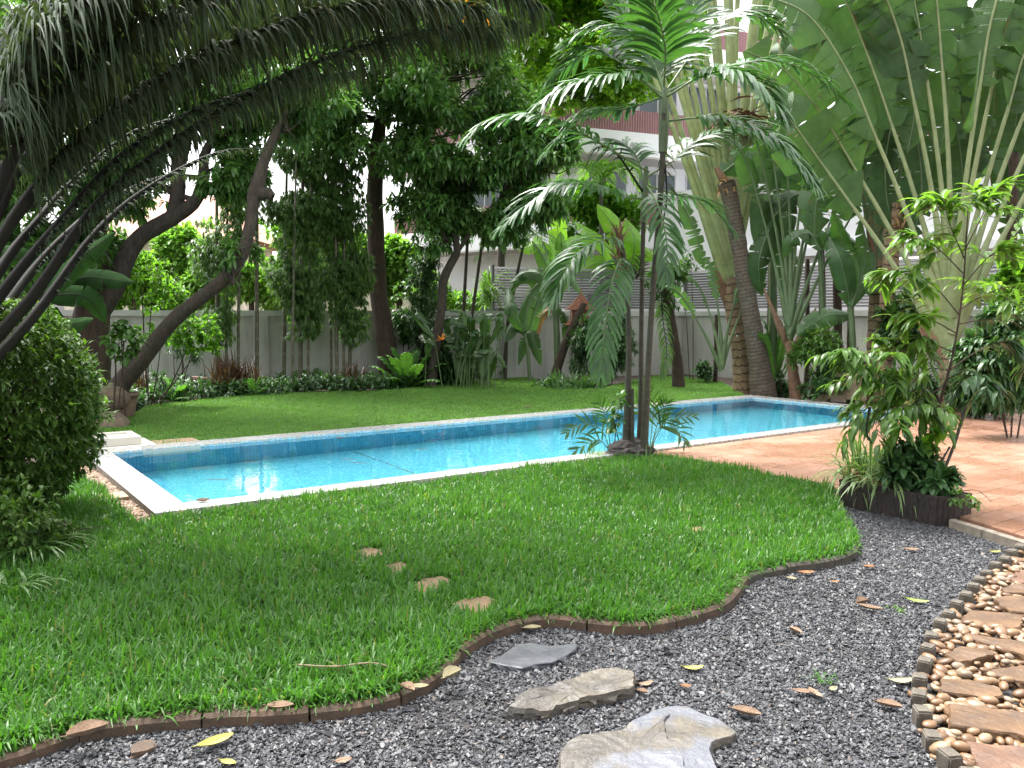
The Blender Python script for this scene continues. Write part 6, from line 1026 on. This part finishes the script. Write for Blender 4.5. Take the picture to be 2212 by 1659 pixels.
# ------------------------------------------------------------------ trough planter with its plants
rng = np.random.default_rng(204)
f0, f1 = at(1812, 1095, 0), at(2031, 1141, 0); bk = at(2084, 1130, 0); du = nrm(f1 - f0); dv = A(-du[1], du[0], 0); TL = np.linalg.norm(f1 - f0) + .05; TW = .34; TH = .235
t = thing('trough_planter', 'long dark log-textured trough standing at the corner of the terrace', 'planter', f0)
def tp_(x, y, z): return f0 + du * x + dv * y + A(0, 0, z)
ch = .09; out = [(0, 0), (TL - ch, 0), (TL, ch), (TL, TW), (0, TW)]
def ring(o, s): c = np.mean(o, 0); return [((x - c[0]) * (1 + s / abs(x - c[0] + 1e-6)) + c[0] if abs(x - c[0]) > .05 else x, (y - c[1]) * (1 + s / abs(y - c[1] + 1e-6)) + c[1]) for x, y in o]
def dense(o, st=.012):
    r = []
    for i in range(len(o)): a, b = np.array(o[i]), np.array(o[(i + 1) % len(o)]); k = max(1, int(np.linalg.norm(b - a) / st)); r += [a + (b - a) * j / k for j in range(k)]
    return np.array(r)
ob_ = dense(out); n = len(ob_); ctr = ob_.mean(0); nr = nrm(np.roll(ob_, -1, 0) - np.roll(ob_, 1, 0)); nr = np.column_stack([nr[:, 1], -nr[:, 0]]); sL = np.arange(n) * .012
log = .007 * np.abs(np.sin(sL * np.pi / .055)) + .002 * rng.standard_normal(n)
prof = [(0, 0), (0, .03), (.0, .11), (0, TH - .025), (.006, TH - .02), (.006, TH), (-.03, TH), (-.032, TH - .06)]
v = np.array([[*(tp_(*(ob_[i] + nr[i] * (o + (log[i] if k < 4 else 0))), z))] for k, (o, z) in enumerate(prof) for i in range(n)]); I = np.arange(len(prof) - 1)[:, None] * n; J = np.arange(n)[None]; K_ = (J + 1) % n
g = G(); g.add(v, np.stack([I + J, I + K_, I + n + K_, I + n + J], -1).reshape(-1, 4)); g.build('trough', M['troughw'], t)
g = G(); sheet(g, [tp_(*q, 0)[:2] for q in out], TH - .05); g.build('soil', M['soil'], t)
def tz(px, py): # point over the trough's mid line for a pixel column
    return None
g = G(); a0 = tp_(-.06, .16, TH + .045); a1 = tp_(.4, .1, TH - .03); th = np.linspace(0, np.pi, 9); ax = nrm(a1 - a0); sx = nrm(np.cross(ax, UP)); up_ = np.cross(sx, ax)
v = np.array([[*(p + sx * r * math.cos(q) + up_ * r * math.sin(q))] for r in (.055, .042) for p in (a0, a1) for q in th])
for r0 in (0, 18): g.add(v, [[r0 + i, r0 + i + 1, r0 + 10 + i, r0 + 9 + i] for i in range(8)])
g.add(v, [[i, i + 1, 19 + i, 18 + i] for i in range(8)]); tag(g.build('roof_tile', M['terra'], org=a0, smooth=True), 'half-round terracotta tile lying on the left end of the trough', 'tile')
c = tp_(-.10, .2, 0); g = G(); g.box((-.05, -.1, 0), (.05, .1, .07), (np.column_stack([du, dv, UP]), c)); tag(bevel(g.build('brick', M['terra'], org=c)), 'reddish brick on the gravel left of the trough', 'brick'); c = tp_(-.11, .42, 0); g = G(); g.box((-.05, -.11, 0), (.05, .11, .18), (np.column_stack([du, dv, UP]), c)); tag(bevel(g.build('brick', M['wood'], org=c)), 'dark upright brick behind the left end of the trough', 'brick')
boulder(at(1800, 1108, 0) * A(1, 1, 0) + A(0, 0, .02), (.05, .05, .035), 8, 'small dark stone at the left foot of the trough')
spiky('spider_plant', 'pale striped strap-leaf clump at the left end of the trough', 'spider plant', tp_(.08, .2, TH - .03), 170, .48, .022, 'strap', rng, 1.0, 2.2, 6, rsp=.06)
spiky('spider_plant', 'darker striped strap-leaf clump in the middle of the trough', 'spider plant', tp_(.33, .2, TH - .03), 150, .46, .021, 'strap', rng, 1.0, 2.2, 6, rsp=.07)
shrub('trough_fern', 'dark lobed leafy plant filling the right half of the trough', 'plant', tp_(.58, .16, TH - .05), [], [(tp_(.52, .22, TH + .14), (.24, .11, .13), 120), (tp_(.72, .2, TH + .08), (.13, .1, .09), 60), (tp_(.45, .24, TH + .27), (.15, .1, .1), 40)], 5, .13, .055, 'dark_shrub', rng, sr=.004, droop=.9)
shrub('bright_seedling', 'bright green lobed leaves in the trough against the slanted stem', 'plant', tp_(.55, .2, TH), [], [(P(2000, 965, 6.7), (.06, .06, .07), 9), (P(2030, 940, 6.7), (.05, .05, .05), 6)], 4, .14, .07, 'mango_new', rng, sr=.006, droop=1.4)
shrub('creeping_plant', 'thin creeper with small leaves spilling over the right end of the trough', 'plant', tp_(TL - .08, .15, TH - .03), [smooth_pts([tp_(TL - .08, .15, TH), tp_(TL + .05, .08, TH + .08), tp_(TL + .13, .02, TH - .02)], 8), smooth_pts([tp_(TL - .08, .2, TH), tp_(TL + .1, .2, TH + .06), tp_(TL + .22, .2, TH - .01)], 8)], [(tp_(TL + .03, .1, TH), (.08, .08, .06), 16), (tp_(TL + .14, .1, TH), (.08, .07, .05), 10)], 3, .06, .026, 'bamboo', rng, sr=.003)
# young tree in the trough
dT = 6.75; tb = tp_(.64, .2, TH - .04)
t = thing('young_tree', 'young tree in the trough with bright top leaves and low spreading branches', 'tree', tb)
tr_ = np.vstack([tb, PL([(1998, 1000), (2018, 910), (2050, 800), (2070, 700), (2082, 600), (2088, 500), (2092, 440)], dT)]); trunk(t, 'trunk', tr_, (.02, .018, .015, .010, .008, .007, .005, .003), M['bark_b'], rng, 8, .04)
BR = [([(2018, 910), (1960, 830), (1880, 800), (1800, 830)], .0), ([(2030, 870), (1960, 790), (1900, 760), (1830, 775)], -.2), ([(2030, 870), (1950, 850), (1880, 880), (1835, 900)], -.15), ([(2040, 830), (2000, 860), (1960, 880), (1925, 905)], -.3), ([(2050, 800), (2110, 760), (2170, 740), (2225, 770)], .1), ([(2045, 820), (2090, 800), (2130, 820), (2150, 860)], -.2), ([(2070, 700), (2140, 690), (2200, 700), (2260, 720)], .2), ([(2072, 680), (2020, 620), (1960, 580), (1925, 590)], .1), ([(2078, 620), (2130, 560), (2180, 520), (2225, 470)], .1), ([(2080, 590), (2030, 540), (1995, 520)], 0), ([(2084, 540), (2120, 470), (2150, 410), (2190, 390)], 0), ([(2072, 670), (2120, 640), (2180, 620), (2240, 640)], .1), ([(2066, 720), (2010, 690), (1960, 680)], .1), ([(2084, 560), (2050, 480), (2040, 430)], -.1), ([(2060, 760), (2000, 740), (1950, 745)], .15), ([(2052, 800), (2000, 800), (1990, 860), (1985, 900)], -.2)]
g = G(); gl = G(); gd = G()
for pts, off in BR:
    c0 = smooth_pts(PL([(x, y, dT + off * i / 3) for i, (x, y) in enumerate(pts)], dT), 16); tube(g, c0, (.006, .0015), 5)
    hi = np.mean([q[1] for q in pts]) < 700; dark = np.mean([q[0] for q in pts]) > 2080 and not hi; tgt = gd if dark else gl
    twigs = [c0]
    for k in range(5):
        i = rng.integers(5, 15); T0 = nrm(c0[min(i + 1, 15)] - c0[i - 1]); o = nrm(T0 * .7 + rand_dirs(rng, 1)[0] * A(1, 1, .55)); l = rng.uniform(.14, .32); tw_ = smooth_pts([c0[i], c0[i] + o * l * .5, c0[i] + o * l - A(0, 0, .05)], 10); tube(g, tw_, (.003, .001), 4); twigs.append(tw_)
    for c in twigs:
        m_ = len(c); k = 28 if m_ > 12 else 18; i = rng.integers(m_ // 4, m_, k); T = nrm(np.gradient(c, axis=0))[i]; sd = nrm(np.cross(T, UP)) * rng.choice([-1, 1], k)[:, None]
        D = T * .6 + sd * rng.uniform(.3, 1, k)[:, None] + A(0, 0, 1) * rng.uniform(-.5, .35, k)[:, None]
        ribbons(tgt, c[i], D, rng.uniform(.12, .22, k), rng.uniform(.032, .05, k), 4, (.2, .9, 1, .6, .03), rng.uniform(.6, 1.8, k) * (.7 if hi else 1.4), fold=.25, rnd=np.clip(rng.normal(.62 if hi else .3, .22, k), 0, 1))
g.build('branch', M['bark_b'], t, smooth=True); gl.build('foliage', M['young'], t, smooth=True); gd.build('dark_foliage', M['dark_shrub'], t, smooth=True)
c = smooth_pts(PL([(1880, 880), (1872, 930), (1885, 960)], 6.5), 6); g = G(); blade(g, c, .05, A(.3, -1, 0), 2, .9, rng=rng, wave=.01); g.build('withered_leaf', [M['rachis_d'], M['dark_shrub']], t)
g = G(); tube(g, [tp_(.72, .14, TH - .05), P(2062, 960, 6.55), P(2086, 880, 6.6)], (.013, .012), 6); sk = tag(g.build('stake', M['bark'], org=tp_(.72, .14, TH)), 'dark thin stake tied upright at the right end of the trough', 'stake')
g = G(); tube(g, [tp_(.68, .12, TH - .05), P(2040, 985, 6.52), P(2052, 965, 6.54)], (.009, .008), 6); tag(g.build('stake', M['bark'], org=tp_(.68, .12, TH)), 'short dark stick leaning on the stake in the trough', 'stake')
# dark shrubs at the right edge behind the terrace
shrub('dark_shrub', 'dense dark shrub with long leaves at the right edge behind the terrace', 'shrub', gp(2190, 10.4), [], [pxblob(2190, 800, 10.4, 60, 70, .45, 300), pxblob(2130, 770, 10.6, 60, 50, .4, 200), pxblob(2230, 700, 10.4, 70, 70, .4, 240), pxblob(2170, 690, 10.6, 40, 36, .3, 100)], 7, .2, .045, 'dark_shrub', rng, droop=1.6)
shrub('light_shrub', 'yellow-green shrub behind the right fan palm at the photo edge', 'shrub', gp(2180, 12.8), [], [pxblob(2180, 620, 12.8, 50, 40, .5, 120), pxblob(2200, 560, 12.8, 30, 40, .4, 70)], 7, .15, .06, 'mango_new', rng)
# leaf litter on the back bed
rg = np.random.default_rng(66); q = scatter(rg, np.array([at(2090, 888, 0)[:2], at(2212, 890, 0)[:2], at(2260, 875, 0)[:2], at(2212, 862, 0)[:2], at(1700, 850, 0)[:2], at(1630, 850, 0)[:2]]), 60); n = len(q); az = rg.uniform(0, 6.3, n); g = G(); ribbons(g, np.column_stack([q, np.full(n, .012)]), np.column_stack([np.cos(az), np.sin(az), np.full(n, .15)]), .11, .05, 3, droop=.4, rng=rg, fold=.4); tag(g.build('leaf_litter', M['banana_dry']), 'dry brown leaf litter on the soil bed behind the terrace', 'leaf litter', kind='stuff')
